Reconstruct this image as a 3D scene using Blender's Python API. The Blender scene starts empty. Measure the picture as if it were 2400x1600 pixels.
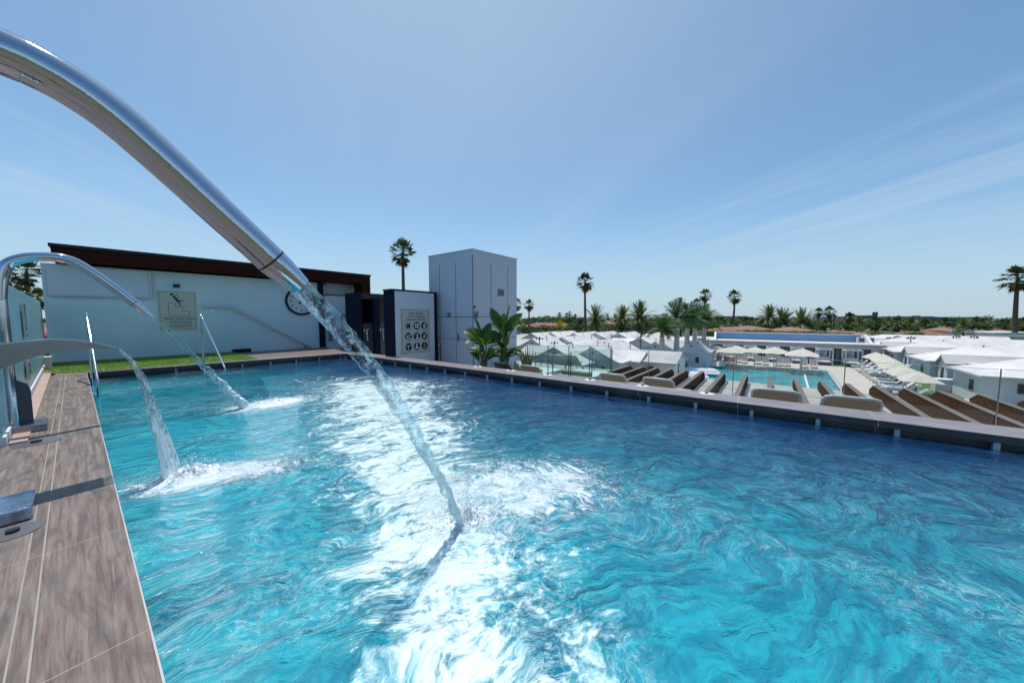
import bpy, math, random
from mathutils import Vector, Matrix, noise as mnoise
random.seed(7)
R=math.radians
sc=bpy.context.scene
COL=sc.collection
CZ=1.4; F=785.0; PITCH=math.atan(56/785)
SUN_AZ, SUN_EL = -24.0, 74.0
Hc,Hw,Hd,Hr,Hg=1.4,1.59,2.22,2.45,6.4       # depths below the eye: coping, water, deck, rib roof, hotel ground
ZG=CZ-Hg
# ---------- layout helpers: survey of the site from the photograph's own viewpoint
def ray(px,py):
    x=(px-1200)/F; y=(800-py)/F
    c,s=math.cos(PITCH),math.sin(PITCH)
    return Vector((x, c+y*s, -s+y*c))
def G(px,py,H):                      # point at depth H below the eye
    d=ray(px,py); t=-H/d.z
    return Vector((d.x*t,d.y*t,CZ-H))
def hit(px,py,P,D):                  # point on the vertical plane through P with plan direction D
    d=ray(px,py); n=Vector((-D.y,D.x,0))
    t=(P.x*n.x+P.y*n.y)/(d.x*n.x+d.y*n.y)
    return Vector((d.x*t,d.y*t,CZ+d.z*t))
def atY(px,py,Y):
    d=ray(px,py); t=Y/d.y
    return Vector((d.x*t,Y,CZ+d.z*t))
def v2(v): return Vector((v.x,v.y,0))
ANG=52.5
W=Vector((math.cos(R(ANG)),math.sin(R(ANG)),0))      # away from us, to the right
U=Vector((-math.sin(R(ANG)),math.cos(R(ANG)),0))     # along the pool, to the left
Z=Vector((0,0,1))
# ---------- things
def tag(o,label=None,cat=None,group=None,kind=None):
    if label: o['label']=label
    if cat: o['category']=cat
    if group: o['group']=group
    if kind: o['kind']=kind
    return o
def thing(name,label,cat,loc=(0,0,0),rz=0,group=None):
    o=bpy.data.objects.new(name,None); COL.objects.link(o)
    o.empty_display_size=.2
    o.location=loc; o.rotation_euler=(0,0,rz)
    return tag(o,label,cat,group)
def kids(o): return [c for c in bpy.data.objects if c.parent==o]
def dup(o,loc=None,rz=None,label=None,group=None,scale=None,parent=None,_k=None):
    tree=_k if _k is not None else TREE(o)
    c=o.copy(); COL.objects.link(c)
    if parent: c.parent=parent
    if loc is not None: c.location=loc
    if rz is not None: c.rotation_euler=(0,0,rz)
    if scale is not None: c.scale=scale if hasattr(scale,'__len__') else (scale,)*3
    if label: c['label']=label
    if group: c['group']=group
    for (ch,sub) in tree: dup(ch,parent=c,_k=sub)
    return c
def TREE(o): return [(ch,TREE(ch)) for ch in kids(o)]
class MB:
    def __init__(s): s.v=[]; s.f=[]; s.sm=[]
    def add(s,vs,fs,smooth=False):
        n=len(s.v); s.v+=[tuple(x) for x in vs]
        for f in fs: s.f.append([i+n for i in f]); s.sm.append(smooth)
        return s
    def obox(s,c,ax,ay,az,sx,sy,sz):      # centre, axes, full sizes
        c=Vector(c); vs=[]
        for k in (-.5,.5):
            for j in (-.5,.5):
                for i in (-.5,.5): vs.append(c+Vector(ax)*(i*sx)+Vector(ay)*(j*sy)+Vector(az)*(k*sz))
        return s.add(vs,[(0,2,3,1),(4,5,7,6),(0,1,5,4),(2,6,7,3),(0,4,6,2),(1,3,7,5)])
    def box(s,x0,x1,y0,y1,z0,z1):
        return s.obox(((x0+x1)/2,(y0+y1)/2,(z0+z1)/2),(1,0,0),(0,1,0),(0,0,1),abs(x1-x0),abs(y1-y0),abs(z1-z0))
    def bar(s,a,b,w,h=None,up=Z):           # rectangular bar from a to b
        a=Vector(a); b=Vector(b); d=(b-a); L=d.length; d.normalize()
        u=Vector(up); x=d.cross(u)
        if x.length<1e-4: u=Vector((1,0,0)); x=d.cross(u)
        x.normalize(); y=x.cross(d)
        return s.obox((a+b)/2,d,x,y,L,w,h if h else w)
    def tube(s,pts,r,n=10,caps=True,smooth=True,flat=None):
        pts=[Vector(p) for p in pts]; m=len(pts)
        rs=r if hasattr(r,'__len__') else [r]*m
        vs=[]; prev=None
        for i,p in enumerate(pts):
            t=(pts[min(i+1,m-1)]-pts[max(i-1,0)]); t.normalize()
            if prev is None:
                a=Z if abs(t.z)<.95 else Vector((1,0,0)); x=t.cross(a).normalized()
            else:
                x=(prev-t*prev.dot(t)).normalized()
            prev=x; y=x.cross(t)
            fl=flat[i] if flat else 1
            for k in range(n):
                q=2*math.pi*k/n
                vs.append(p+x*(math.cos(q)*rs[i]*(1 if not flat else (2-fl)))+y*(math.sin(q)*rs[i]*fl))
        fs=[]
        for i in range(m-1):
            for k in range(n):
                a=i*n+k; b=i*n+(k+1)%n
                fs.append((a,b,b+n,a+n))
        s.add(vs,fs,smooth)
        if caps:
            s.add(vs[:n],[tuple(range(n))]); s.add(vs[-n:],[tuple(range(n-1,-1,-1))])
        return s
    def prism(s,poly,O,ax,ay,az,d):       # 2D polygon in (ax,ay) at O extruded d along az
        O=Vector(O); ax=Vector(ax); ay=Vector(ay); az=Vector(az)
        n=len(poly)
        lo=[O+ax*p[0]+ay*p[1] for p in poly]; hi=[p+az*d for p in lo]
        fs=[tuple(range(n-1,-1,-1)),tuple(range(n,2*n))]
        fs+=[(i,(i+1)%n,n+(i+1)%n,n+i) for i in range(n)]
        return s.add(lo+hi,fs)
    def disc(s,c,ax,ay,az,r,d,n=24,r0=0):
        if r0==0: return s.prism([(r*math.cos(2*math.pi*k/n),r*math.sin(2*math.pi*k/n)) for k in range(n)],c,ax,ay,az,d)
        c=Vector(c);ax=Vector(ax);ay=Vector(ay);az=Vector(az);vs=[]
        for z in (0,d):
            for rr in (r0,r):
                for k in range(n):
                    q=2*math.pi*k/n; vs.append(c+ax*(rr*math.cos(q))+ay*(rr*math.sin(q))+az*z)
        fs=[]
        for k in range(n):
            j=(k+1)%n
            fs+=[(k,j,n+j,n+k)[::-1],(2*n+k,2*n+j,3*n+j,3*n+k),(n+k,n+j,3*n+j,3*n+k),(k,2*n+k,2*n+j,j)]
        return s.add(vs,fs)
    def build(s,name,m,parent=None,world=True,bevel=0):
        me=bpy.data.meshes.new(name)
        vs=s.v
        if world and parent is not None:
            p=parent; M=Matrix.Translation(Vector(p.location))@Matrix.Rotation(p.rotation_euler.z,4,'Z')
            q=p.parent
            while q is not None:
                M=Matrix.Translation(Vector(q.location))@Matrix.Rotation(q.rotation_euler.z,4,'Z')@M; q=q.parent
            Mi=M.inverted(); vs=[tuple(Mi@Vector(v)) for v in vs]
        me.from_pydata([tuple(v) for v in vs],[],s.f); me.update()
        me.polygons.foreach_set('use_smooth',s.sm)
        if m: me.materials.append(m)
        o=bpy.data.objects.new(name,me); COL.objects.link(o)
        if parent is not None: o.parent=parent
        if bevel:
            b=o.modifiers.new('bevel','BEVEL'); b.width=bevel; b.segments=2; b.limit_method='ANGLE'
        return o
def text(name,body,size,pos,xdir,nrm,m,parent,extr=.003,align='CENTER'):
    cu=bpy.data.curves.new('t','FONT'); cu.body=body; cu.size=size; cu.align_x=align; cu.align_y='CENTER'; cu.extrude=extr; cu.resolution_u=3
    tmp=bpy.data.objects.new('t',cu); COL.objects.link(tmp)
    dg=bpy.context.evaluated_depsgraph_get(); me=bpy.data.meshes.new_from_object(tmp.evaluated_get(dg))
    bpy.data.objects.remove(tmp); bpy.data.curves.remove(cu)
    x=Vector(xdir).normalized(); n=Vector(nrm).normalized(); y=n.cross(x)
    M=Matrix(((x.x,y.x,n.x,pos[0]),(x.y,y.y,n.y,pos[1]),(x.z,y.z,n.z,pos[2]),(0,0,0,1)))
    p=parent; Pm=Matrix.Identity(4)
    while p is not None:
        Pm=Matrix.Translation(Vector(p.location))@Matrix.Rotation(p.rotation_euler.z,4,'Z')@Pm; p=p.parent
    me.transform(Pm.inverted()@M)
    me.materials.clear(); me.materials.append(m); me.name=name
    o=bpy.data.objects.new(name,me); COL.objects.link(o); o.parent=parent
    return o
def struct(name,mb,m,label=None): 
    o=mb.build(name,m); o['kind']='structure'
    return o
# ---------- materials
class NT:
    def __init__(s,nt): s.nt=nt
    def n(s,t,**k):
        x=s.nt.nodes.new(t)
        for a,b in k.items(): setattr(x,a,b)
        return x
    def lk(s,a,b): s.nt.links.new(a,b)
    def put(s,sock,v):
        if isinstance(v,bpy.types.NodeSocket): s.lk(v,sock)
        else:
            try: sock.default_value=v
            except Exception: sock.default_value=tuple(v)+(1,)
    def m(s,op,a,b=None,c=None,clamp=False):
        x=s.n('ShaderNodeMath',operation=op,use_clamp=clamp)
        for i,q in enumerate((a,b,c)):
            if q is not None: s.put(x.inputs[i],q)
        return x.outputs[0]
    def vm(s,op,a,b=None,out=0):
        x=s.n('ShaderNodeVectorMath',operation=op); s.put(x.inputs[0],a)
        if b is not None: s.put(x.inputs[1],b)
        return x.outputs[out]
    def noise(s,vec,scale,detail=4,rough=.5,dist=0,out=0):
        x=s.n('ShaderNodeTexNoise'); s.put(x.inputs['Vector'],vec)
        x.inputs['Scale'].default_value=scale; x.inputs['Detail'].default_value=detail
        x.inputs['Roughness'].default_value=rough; x.inputs['Distortion'].default_value=dist
        return x.outputs[out]
    def mix(s,f,a,b,t='MIX'):
        x=s.n('ShaderNodeMix',data_type='RGBA',blend_type=t)
        s.put(x.inputs[0],f); s.put(x.inputs[6],a); s.put(x.inputs[7],b); return x.outputs[2]
    def ss(s,v,a,b,lo=0.,hi=1.):
        x=s.n('ShaderNodeMapRange',interpolation_type='SMOOTHSTEP')
        for i,q in enumerate((v,a,b,lo,hi)): s.put(x.inputs[i],q)
        return x.outputs[0]
    def bump(s,h,strength=1,dist=.01,nrm=None):
        x=s.n('ShaderNodeBump'); s.put(x.inputs['Height'],h); x.inputs['Strength'].default_value=strength; x.inputs['Distance'].default_value=dist
        if nrm: s.lk(nrm,x.inputs['Normal'])
        return x.outputs[0]
    def mapv(s,vec,scale=(1,1,1),rot=(0,0,0),loc=(0,0,0)):
        x=s.n('ShaderNodeMapping'); s.put(x.inputs['Vector'],vec)
        x.inputs['Scale'].default_value=scale; x.inputs['Rotation'].default_value=rot; x.inputs['Location'].default_value=loc
        return x.outputs[0]
def newmat(name):
    m=bpy.data.materials.new(name); m.use_nodes=True; nt=m.node_tree; nt.nodes.clear()
    t=NT(nt); out=t.n('ShaderNodeOutputMaterial'); return m,t,out
MATS={}
def M_(name,col,rough=.6,metal=0,var=.12,vs=3,bump=0,bs=30,col2=None,spec=.5,rand=0,stretch=None,trans=0):
    if name in MATS: return MATS[name]
    m,t,out=newmat(name); b=t.n('ShaderNodeBsdfPrincipled'); t.lk(b.outputs[0],out.inputs[0])
    tc=t.n('ShaderNodeTexCoord').outputs['Object']
    if stretch: tc=t.mapv(tc,stretch)
    f=t.noise(tc,vs,5,.6)
    f=t.ss(f,.3,.7)
    c2=col2 if col2 else tuple(c*(1-var) for c in col)
    c1=col if col2 else tuple(min(1,c*(1+var*.5)) for c in col)
    c=t.mix(f,tuple(c1)+(1,),tuple(c2)+(1,))
    if rand:
        oi=t.n('ShaderNodeObjectInfo').outputs['Random']
        c=t.mix(1.0,c,t.m('MULTIPLY_ADD',oi,rand*2,1-rand),'MULTIPLY')
    t.lk(c,b.inputs['Base Color'])
    b.inputs['Roughness'].default_value=rough; b.inputs['Metallic'].default_value=metal
    b.inputs['Specular IOR Level'].default_value=spec
    if bump:
        t.lk(t.bump(t.noise(tc,bs,4),.6,bump),b.inputs['Normal'])
    if trans:
        tr=t.n('ShaderNodeBsdfTranslucent'); t.lk(c,tr.inputs[0]); mx=t.n('ShaderNodeMixShader'); mx.inputs[0].default_value=trans
        t.lk(b.outputs[0],mx.inputs[1]); t.lk(tr.outputs[0],mx.inputs[2]); t.lk(mx.outputs[0],out.inputs[0])
    MATS[name]=m; return m
steel=M_('polished_steel',(.50,.56,.64),.07,1,.06,2,.0006,60)
steelb=M_('brushed_steel',(.30,.33,.39),.28,1,.15,3,.0006,80)
white=M_('white_render',(.62,.64,.67),.75,0,.07,1.2,.004,45)
whiteblue=M_('pale_blue_render',(.60,.68,.77),.75,0,.1,.9,.004,45)
roofshade=M_('shade_grey_roof_paint',(.43,.415,.41),.75,0,.18,.5,.003,12,rand=.05)  # white roof greyed, slope shading put into the colour
roofwhite=M_('white_roof_paint',(.62,.60,.585),.7,0,.16,.5,.003,12,rand=.05)
navy=M_('navy_paint',(.006,.010,.026),.6,0,.2,3,spec=.12)
darkcap=M_('dark_metal_capping',(.012,.018,.028),.5,0,.2,3,spec=.25)
redwood=M_('dark_red_timber_boards',(.065,.018,.011),.8,0,.5,6,.004,30,col2=(.02,.007,.005),stretch=(.3,.3,9),spec=.08)
black=M_('black_metal',(.012,.012,.014),.4)
cream=M_('cream_canvas',(.64,.60,.52),.8,0,.05,4,trans=.2)
def sub(nm,c,**k): return M_(nm,c,**k)
# ---------- camera, light, sky
cam=bpy.data.cameras.new('camera'); co=bpy.data.objects.new('camera',cam); COL.objects.link(co); sc.camera=co
cam.sensor_width=36; cam.lens=F/2400*36; cam.clip_start=.05; cam.clip_end=9000
co.location=(0,0,CZ); co.rotation_euler=(R(90)-PITCH,0,0)
sd=Vector((math.sin(R(SUN_AZ))*math.cos(R(SUN_EL)),math.cos(R(SUN_AZ))*math.cos(R(SUN_EL)),math.sin(R(SUN_EL))))
sl=bpy.data.lights.new('sun','SUN'); sl.energy=4.0; sl.angle=R(.53); sl.color=(1,.955,.89)
so=bpy.data.objects.new('sun',sl); COL.objects.link(so); so.rotation_euler=sd.to_track_quat('Z','Y').to_euler(); so.location=(0,0,30)
w=bpy.data.worlds.new('World'); sc.world=w; w.use_nodes=True; t=NT(w.node_tree); w.node_tree.nodes.clear()
wo=t.n('ShaderNodeOutputWorld'); bg=t.n('ShaderNodeBackground'); t.lk(bg.outputs[0],wo.inputs[0])
sky=t.n('ShaderNodeTexSky',sky_type='NISHITA'); sky.sun_disc=False; sky.sun_elevation=R(SUN_EL); sky.sun_rotation=R(SUN_AZ)
sky.altitude=50; sky.air_density=1.0; sky.dust_density=.35; sky.ozone_density=2.2
g=t.n('ShaderNodeTexCoord').outputs['Generated']
sp=t.n('ShaderNodeSeparateXYZ'); t.lk(g,sp.inputs[0])
den=t.m('MAXIMUM',t.m('ADD',sp.outputs[2],.06),.02)
cx=t.m('DIVIDE',sp.outputs[0],den); cy=t.m('DIVIDE',sp.outputs[1],den)
cv=t.n('ShaderNodeCombineXYZ'); t.lk(cx,cv.inputs[0]); t.lk(cy,cv.inputs[1])
cv=t.mapv(cv.outputs[0],(1,1,1),(0,0,R(-17)))
wv=t.vm('ADD',cv,t.vm('SCALE',t.noise(cv,.6,3,.5,0,1),None)) if False else cv
st=t.mapv(wv,(.85,.13,1),loc=(3.3,1.7,0))
c1=t.noise(st,1.1,7,.60,1.6)
c2=t.noise(t.mapv(wv,(5,.35,1),loc=(.3,9,0)),1.0,5,.6,.5)
big=t.noise(t.mapv(wv,(.35,.12,1),loc=(7,2,0)),1.0,2,.5)
mk=t.m('MULTIPLY',t.ss(t.m('ADD',t.m('MULTIPLY',c1,.82),t.m('MULTIPLY',c2,.18)),.37,.72),t.ss(big,.3,.65,.25,1.))
hz=t.ss(sp.outputs[2],.0,.12)
mk=t.m('MULTIPLY',mk,t.m('MULTIPLY',hz,.33))
sx_=t.n('ShaderNodeSeparateXYZ'); t.lk(cv,sx_.inputs[0]); mk=t.m('MULTIPLY',mk,t.ss(t.m('ABSOLUTE',sx_.outputs[0]),.7,2.4,.16,1.8))
gd=t.vm('DOT_PRODUCT',g,tuple(Vector((math.sin(R(-9))*math.cos(R(56)),math.cos(R(-9))*math.cos(R(56)),math.sin(R(56))))),out=1)
mk=t.m('ADD',mk,t.m('MULTIPLY',t.m('POWER',t.m('MAXIMUM',gd,0.),4.),.5),clamp=True)
skc=t.mix(1.0,sky.outputs[0],(1.03,1.28,1.33,1),'MULTIPLY')
fin=t.mix(mk,skc,(5.6,7.0,8.1,1))
hs=t.n('ShaderNodeHueSaturation'); hs.inputs['Saturation'].default_value=1.0; 
low=t.m('MULTIPLY',t.ss(sp.outputs[2],-.02,.30,1.,0.),.80)
fin=t.mix(low,fin,(4.4,5.7,7.1,1))
t.lk(fin,hs.inputs['Color'])
t.lk(hs.outputs[0],bg.inputs[0]); bg.inputs[1].default_value=.104
sc.view_settings.view_transform='Standard'; sc.view_settings.look='None'; sc.view_settings.exposure=0; sc.view_settings.gamma=1
sc.cycles.adaptive_threshold=.02; sc.cycles.use_denoising=True; sc.cycles.denoising_prefilter='ACCURATE'; sc.cycles.max_bounces=7; sc.cycles.transparent_max_bounces=12; sc.cycles.transmission_bounces=6; sc.cycles.sample_clamp_indirect=3; sc.cycles.caustics_refractive=False; sc.cycles.caustics_reflective=False
# ---------- ground
def mat_ground():
    m,t,out=newmat('dry_ground'); b=t.n('ShaderNodeBsdfPrincipled'); t.lk(b.outputs[0],out.inputs[0])
    p=t.n('ShaderNodeNewGeometry').outputs['Position']
    f=t.noise(p,.02,6,.6); f2=t.noise(p,.3,4)
    c=t.mix(t.ss(f,.4,.6),(.05,.075,.03,1),(.16,.13,.09,1)); c=t.mix(t.ss(f2,.45,.7),c,(.03,.06,.02,1))
    t.lk(c,b.inputs['Base Color']); b.inputs['Roughness'].default_value=.9; return m
mb=MB(); n=48
mb.add([(0,0,ZG-.06)]+[(4500*math.cos(2*math.pi*k/n),4500*math.sin(2*math.pi*k/n),ZG-.06) for k in range(n)],[(0,k+1,(k+1)%n+1) for k in range(n)])
struct('ground',mb,mat_ground())
mb=MB(); mb.add([(-4400,900,ZG-.03),(4400,900,ZG-.03),(4400,8000,ZG-.03),(-4400,8000,ZG-.03)],[(0,1,2,3)])
struct('sea',mb,M_('sea_water',(.05,.12,.2),.2,0,.1,.01))
# paving round the lower pool
pave=M_('pale_paving',(.50,.46,.41),.7,0,.1,.8,.002,20)
grass=M_('lawn_grass',(.06,.11,.02),.9,0,.35,2.5,.03,60,col2=(.09,.15,.035))
mb=MB(); P=[G(1500,930,Hg),G(1640,835,Hg),G(2075,868,Hg),G(2420,985,Hg),G(2100,1250,Hg)]
P[4]=Vector((14,10,ZG)); P.append(Vector((4,16,ZG)))
mb.prism([(p.x,p.y) for p in P],(0,0,ZG-.05),(1,0,0),(0,1,0),Z,.09); struct('lower_pool_paving',mb,pave)
mb=MB()
for poly in ([(1470,900),(1560,835),(1660,832),(1640,850),(1560,890),(1520,915)],[(2010,872),(2060,866),(2160,885),(2260,935),(2250,960),(2170,940),(2070,890)]):
    mb.prism([(G(a,b,Hg).x,G(a,b,Hg).y) for a,b in poly],(0,0,ZG+.0),(1,0,0),(0,1,0),Z,.07)
struct('lawn',mb,grass)
mb=MB(); mb.prism([(-60,30),(140,45),(140,100),(-60,100)],(0,0,ZG-.05),(1,0,0),(0,1,0),Z,.035)
struct('bungalow_lawn',mb,M_('garden_ground',(.17,.16,.13),.9,0,.3,.25,.01,20,col2=(.09,.13,.04)))
# ---------- rooftop pool
K=G(807,828,Hc); L=G(203,873,Hc); RD=v2(G(2400,1026.7,Hc)-K).normalized()   # right wall runs towards us
LN=v2(G(382,1600,Hc)-L).normalized()
FD=v2(K-L).normalized()
RE=K+RD*17; LE=L+LN*14
SNX=Vector((-FD.y,FD.x)); SNX=SNX if SNX.x*(LE-L).x+SNX.y*(LE-L).y>0 else -SNX
def mat_water():
    m,t,out=newmat('pool_water')
    p=t.n('ShaderNodeNewGeometry').outputs['Position']
    sp=t.n('ShaderNodeSeparateXYZ'); t.lk(p,sp.inputs[0]); X,Y=sp.outputs[0],sp.outputs[1]
    def rad(q): return t.m('SQRT',t.m('ADD',t.m('POWER',t.m('SUBTRACT',X,q[0]),2),t.m('POWER',t.m('SUBTRACT',Y,q[1]),2)))
    def line(n,w): return t.ss(t.m('ABSOLUTE',t.m('SUBTRACT',n,.5)),0.,w,1.,0.)
    warp=t.noise(p,.7,3,.5,0,1)
    wp=t.vm('ADD',p,t.vm('MULTIPLY',t.vm('SUBTRACT',warp,(.5,.5,.5)),(1.3,1.3,0)))
    warp2=t.noise(p,4.5,2,.5,0,1)
    wq=t.vm('ADD',wp,t.vm('MULTIPLY',t.vm('SUBTRACT',warp2,(.5,.5,.5)),(.14,.14,0)))
    flow=t.mapv(wq,(1,1,1),(0,0,R(-30)))
    a=t.noise(t.mapv(flow,(.8,1.6,1)),1.5,3,.55,.3)
    b=t.noise(t.mapv(flow,(.9,2.1,1)),4.6,4,.58,.2)
    c=t.noise(t.mapv(flow,(.9,1.9,1)),14,4,.6,.2)
    c4=t.noise(wq,36,3,.6,.2)
    rb_=t.m('ABSOLUTE',t.m('SUBTRACT',b,.5)); rc_=t.m('ABSOLUTE',t.m('SUBTRACT',c,.5))
    h=t.m('ADD',t.m('MULTIPLY',a,.11),t.m('ADD',t.m('MULTIPLY',rb_,-.050),t.m('ADD',t.m('MULTIPLY',rc_,-.017),t.m('MULTIPLY',c4,.0030))))
    ring=None
    S=[(G(1170,1160,Hw),.55),(G(592,948,Hw),.5),(G(425,1120,Hw),.42)]
    for q,rr in S:
        r=rad(q); wv=t.m('SINE',t.m('MULTIPLY',t.m('ADD',r,t.m('MULTIPLY',a,1.1)),27.))
        ev=t.ss(r,rr*.7,rr*5.5,1.,0.); rv=t.m('MULTIPLY',wv,ev); ring=rv if ring is None else t.m('ADD',ring,rv)
        h=t.m('ADD',h,t.m('MULTIPLY',rv,.0062))
    vo=t.n('ShaderNodeTexVoronoi'); vo.inputs['Scale'].default_value=30; t.lk(wp,vo.inputs['Vector'])
    vs_=t.n('ShaderNodeSeparateColor'); t.lk(vo.outputs['Color'],vs_.inputs[0])
    dim=t.m('MULTIPLY',t.ss(vo.outputs['Distance'],0.,.30,1.,0.),t.m('LESS_THAN',vs_.outputs[0],t.ss(t.noise(p,1.3,4,.65),.5,.72,.02,.75)))
    h=t.m('ADD',h,t.m('MULTIPLY',dim,.0032))
    nb=t.bump(h,1,1.0)
    nx,ny=-RD.y,RD.x
    dr=t.m('ADD',t.m('MULTIPLY',t.m('SUBTRACT',X,K.x),nx),t.m('MULTIPLY',t.m('SUBTRACT',Y,K.y),ny))
    if (L-K).x*nx+(L-K).y*ny<0: dr=t.m('MULTIPLY',dr,-1.)
    dd=t.m('ADD',dr,t.m('ADD',t.m('MULTIPLY',t.m('SUBTRACT',a,.5),3.2),t.m('MULTIPLY',t.m('SUBTRACT',b,.5),1.2)))
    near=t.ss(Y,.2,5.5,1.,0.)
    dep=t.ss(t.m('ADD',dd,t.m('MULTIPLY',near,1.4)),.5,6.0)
    col=t.mix(dep,(.002,.045,.16,1),(.006,.38,.51,1))  # right side bluer: less sun and deeper sky reflection put into the colour
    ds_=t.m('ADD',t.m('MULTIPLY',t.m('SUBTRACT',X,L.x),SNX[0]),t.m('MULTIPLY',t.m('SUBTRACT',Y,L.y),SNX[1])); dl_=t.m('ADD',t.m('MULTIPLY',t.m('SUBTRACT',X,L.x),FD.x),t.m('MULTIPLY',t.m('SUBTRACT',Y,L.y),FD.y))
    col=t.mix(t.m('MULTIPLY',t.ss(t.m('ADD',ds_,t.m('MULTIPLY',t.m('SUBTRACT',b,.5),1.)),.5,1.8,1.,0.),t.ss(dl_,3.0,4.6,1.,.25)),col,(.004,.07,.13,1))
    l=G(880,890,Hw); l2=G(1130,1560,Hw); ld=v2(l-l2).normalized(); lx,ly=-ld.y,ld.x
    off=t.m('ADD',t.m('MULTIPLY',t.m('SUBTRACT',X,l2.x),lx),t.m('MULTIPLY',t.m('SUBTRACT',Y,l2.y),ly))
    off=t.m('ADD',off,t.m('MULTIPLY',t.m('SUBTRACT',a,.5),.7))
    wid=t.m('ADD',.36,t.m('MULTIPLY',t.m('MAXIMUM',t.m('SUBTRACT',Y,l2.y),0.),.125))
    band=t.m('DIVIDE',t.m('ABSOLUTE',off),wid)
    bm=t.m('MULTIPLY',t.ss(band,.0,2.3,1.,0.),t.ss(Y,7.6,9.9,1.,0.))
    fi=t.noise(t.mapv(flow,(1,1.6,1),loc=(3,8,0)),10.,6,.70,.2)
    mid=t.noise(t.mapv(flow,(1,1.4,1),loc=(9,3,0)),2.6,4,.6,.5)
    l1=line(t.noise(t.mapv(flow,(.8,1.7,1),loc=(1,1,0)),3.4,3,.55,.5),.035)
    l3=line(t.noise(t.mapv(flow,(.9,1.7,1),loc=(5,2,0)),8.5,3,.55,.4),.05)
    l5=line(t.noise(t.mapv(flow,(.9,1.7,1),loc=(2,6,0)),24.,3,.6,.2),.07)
    fil=t.m('ADD',t.m('MULTIPLY',l1,.55),t.m('ADD',t.m('MULTIPLY',l3,.55),t.m('MULTIPLY',l5,.35)))  # caustic-like bright lines from noise contours, painted into the colour
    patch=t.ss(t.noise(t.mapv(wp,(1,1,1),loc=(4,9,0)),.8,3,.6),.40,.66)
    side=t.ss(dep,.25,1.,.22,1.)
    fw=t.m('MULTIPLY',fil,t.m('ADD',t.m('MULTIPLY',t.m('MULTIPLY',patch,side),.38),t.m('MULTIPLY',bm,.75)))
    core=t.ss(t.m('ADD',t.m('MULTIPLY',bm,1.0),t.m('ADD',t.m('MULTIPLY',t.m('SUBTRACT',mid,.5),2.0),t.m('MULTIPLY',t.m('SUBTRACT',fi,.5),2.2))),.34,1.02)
    glitter=t.m('MAXIMUM',t.m('MULTIPLY',core,t.ss(bm,0.,.2)),fw,clamp=True)  # sun-glitter streak plus caustic lines, painted white into the body colour
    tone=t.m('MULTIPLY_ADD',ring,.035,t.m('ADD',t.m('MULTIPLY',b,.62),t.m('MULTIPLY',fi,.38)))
    col=t.mix(t.ss(tone,.41,.59),t.mix(1.0,col,(.42,.58,.68,1),'MULTIPLY'),t.mix(1.0,col,(2.2,1.3,1.18,1),'MULTIPLY'))  # light and dark of the ripples painted into the body colour
    col=t.mix(t.m('MINIMUM',glitter,1.),col,(.80,.98,.99,1))
    foam=None
    fn=t.m('ADD',t.m('MULTIPLY',t.noise(wq,6.5,6,.72,.6),.55),t.m('MULTIPLY',t.noise(wq,34.,4,.7),.45))
    for i,(q,rr) in enumerate(S):
        ax=[(.62,1.0,18),(.7,1.2,50),(.62,1.4,28)][i]
        vx=t.mapv(t.vm('SUBTRACT',p,tuple(q+Vector([(.16,.12,0),(.32,.1,0),(.28,.05,0)][i]))),(1,1,1),(0,0,R(-ax[2])))
        s2=t.n('ShaderNodeSeparateXYZ'); t.lk(vx,s2.inputs[0])
        r=t.m('SQRT',t.m('ADD',t.m('POWER',t.m('MULTIPLY',s2.outputs[0],ax[0]),2),t.m('POWER',t.m('MULTIPLY',s2.outputs[1],ax[1]),2)))
        env=t.ss(r,rr*.25,rr*1.9,1.,0.)
        k=t.m('ADD',env,t.m('MULTIPLY',t.m('SUBTRACT',fn,.5),3.4))
        k=t.m('MULTIPLY',t.ss(k,.35,.95),t.ss(r,rr*1.3,rr*2.2,1.,0.))
        k=t.m('MAXIMUM',k,t.m('MULTIPLY',t.m('MULTIPLY',fil,env),.9))
        foam=k if foam is None else t.m('MAXIMUM',foam,k)
    foam=t.m('MINIMUM',foam,1.)
    col=t.mix(foam,col,t.mix(t.ss(fn,.4,.6),(.42,.58,.66,1),(.72,.79,.82,1)))
    df=t.n('ShaderNodeBsdfDiffuse'); t.lk(col,df.inputs[0])
    nb2=t.bump(t.m('ADD',h,t.m('MULTIPLY',t.noise(wq,45,4),t.m('MULTIPLY',foam,.02))),.8,1.0); t.lk(nb2,df.inputs['Normal'])
    gl=t.n('ShaderNodeBsdfGlossy'); gl.inputs['Roughness'].default_value=.035; t.lk(nb,gl.inputs['Normal']); gl.inputs[0].default_value=(1,1,1,1)
    fr=t.n('ShaderNodeFresnel'); fr.inputs[0].default_value=1.34; t.lk(nb,fr.inputs['Normal'])
    ff=t.m('MULTIPLY',t.m('MINIMUM',fr.outputs[0],.75),t.m('SUBTRACT',1.,t.m('MULTIPLY',foam,.85)))
    mx=t.n('ShaderNodeMixShader'); t.lk(ff,mx.inputs[0]); t.lk(gl.outputs[0],mx.inputs[2])
    tr=t.n('ShaderNodeBsdfTransparent'); tr.inputs[0].default_value=(.62,.93,.98,1)
    solid=t.m('MAXIMUM',glitter,foam); m0=t.n('ShaderNodeMixShader'); t.lk(t.m('MULTIPLY',t.m('SUBTRACT',1.,t.m('MULTIPLY',solid,.8),clamp=True),.52),m0.inputs[0]); t.lk(df.outputs[0],m0.inputs[1]); t.lk(tr.outputs[0],m0.inputs[2]); t.lk(m0.outputs[0],mx.inputs[1])
    t.lk(mx.outputs[0],out.inputs[0]); return m
zw=CZ-Hw
q0=L-FD*.4-LN*.4; q1=K+FD*.35-RD*.45; q2=RE+FD*.3; q3=LE-FD*.0
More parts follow.
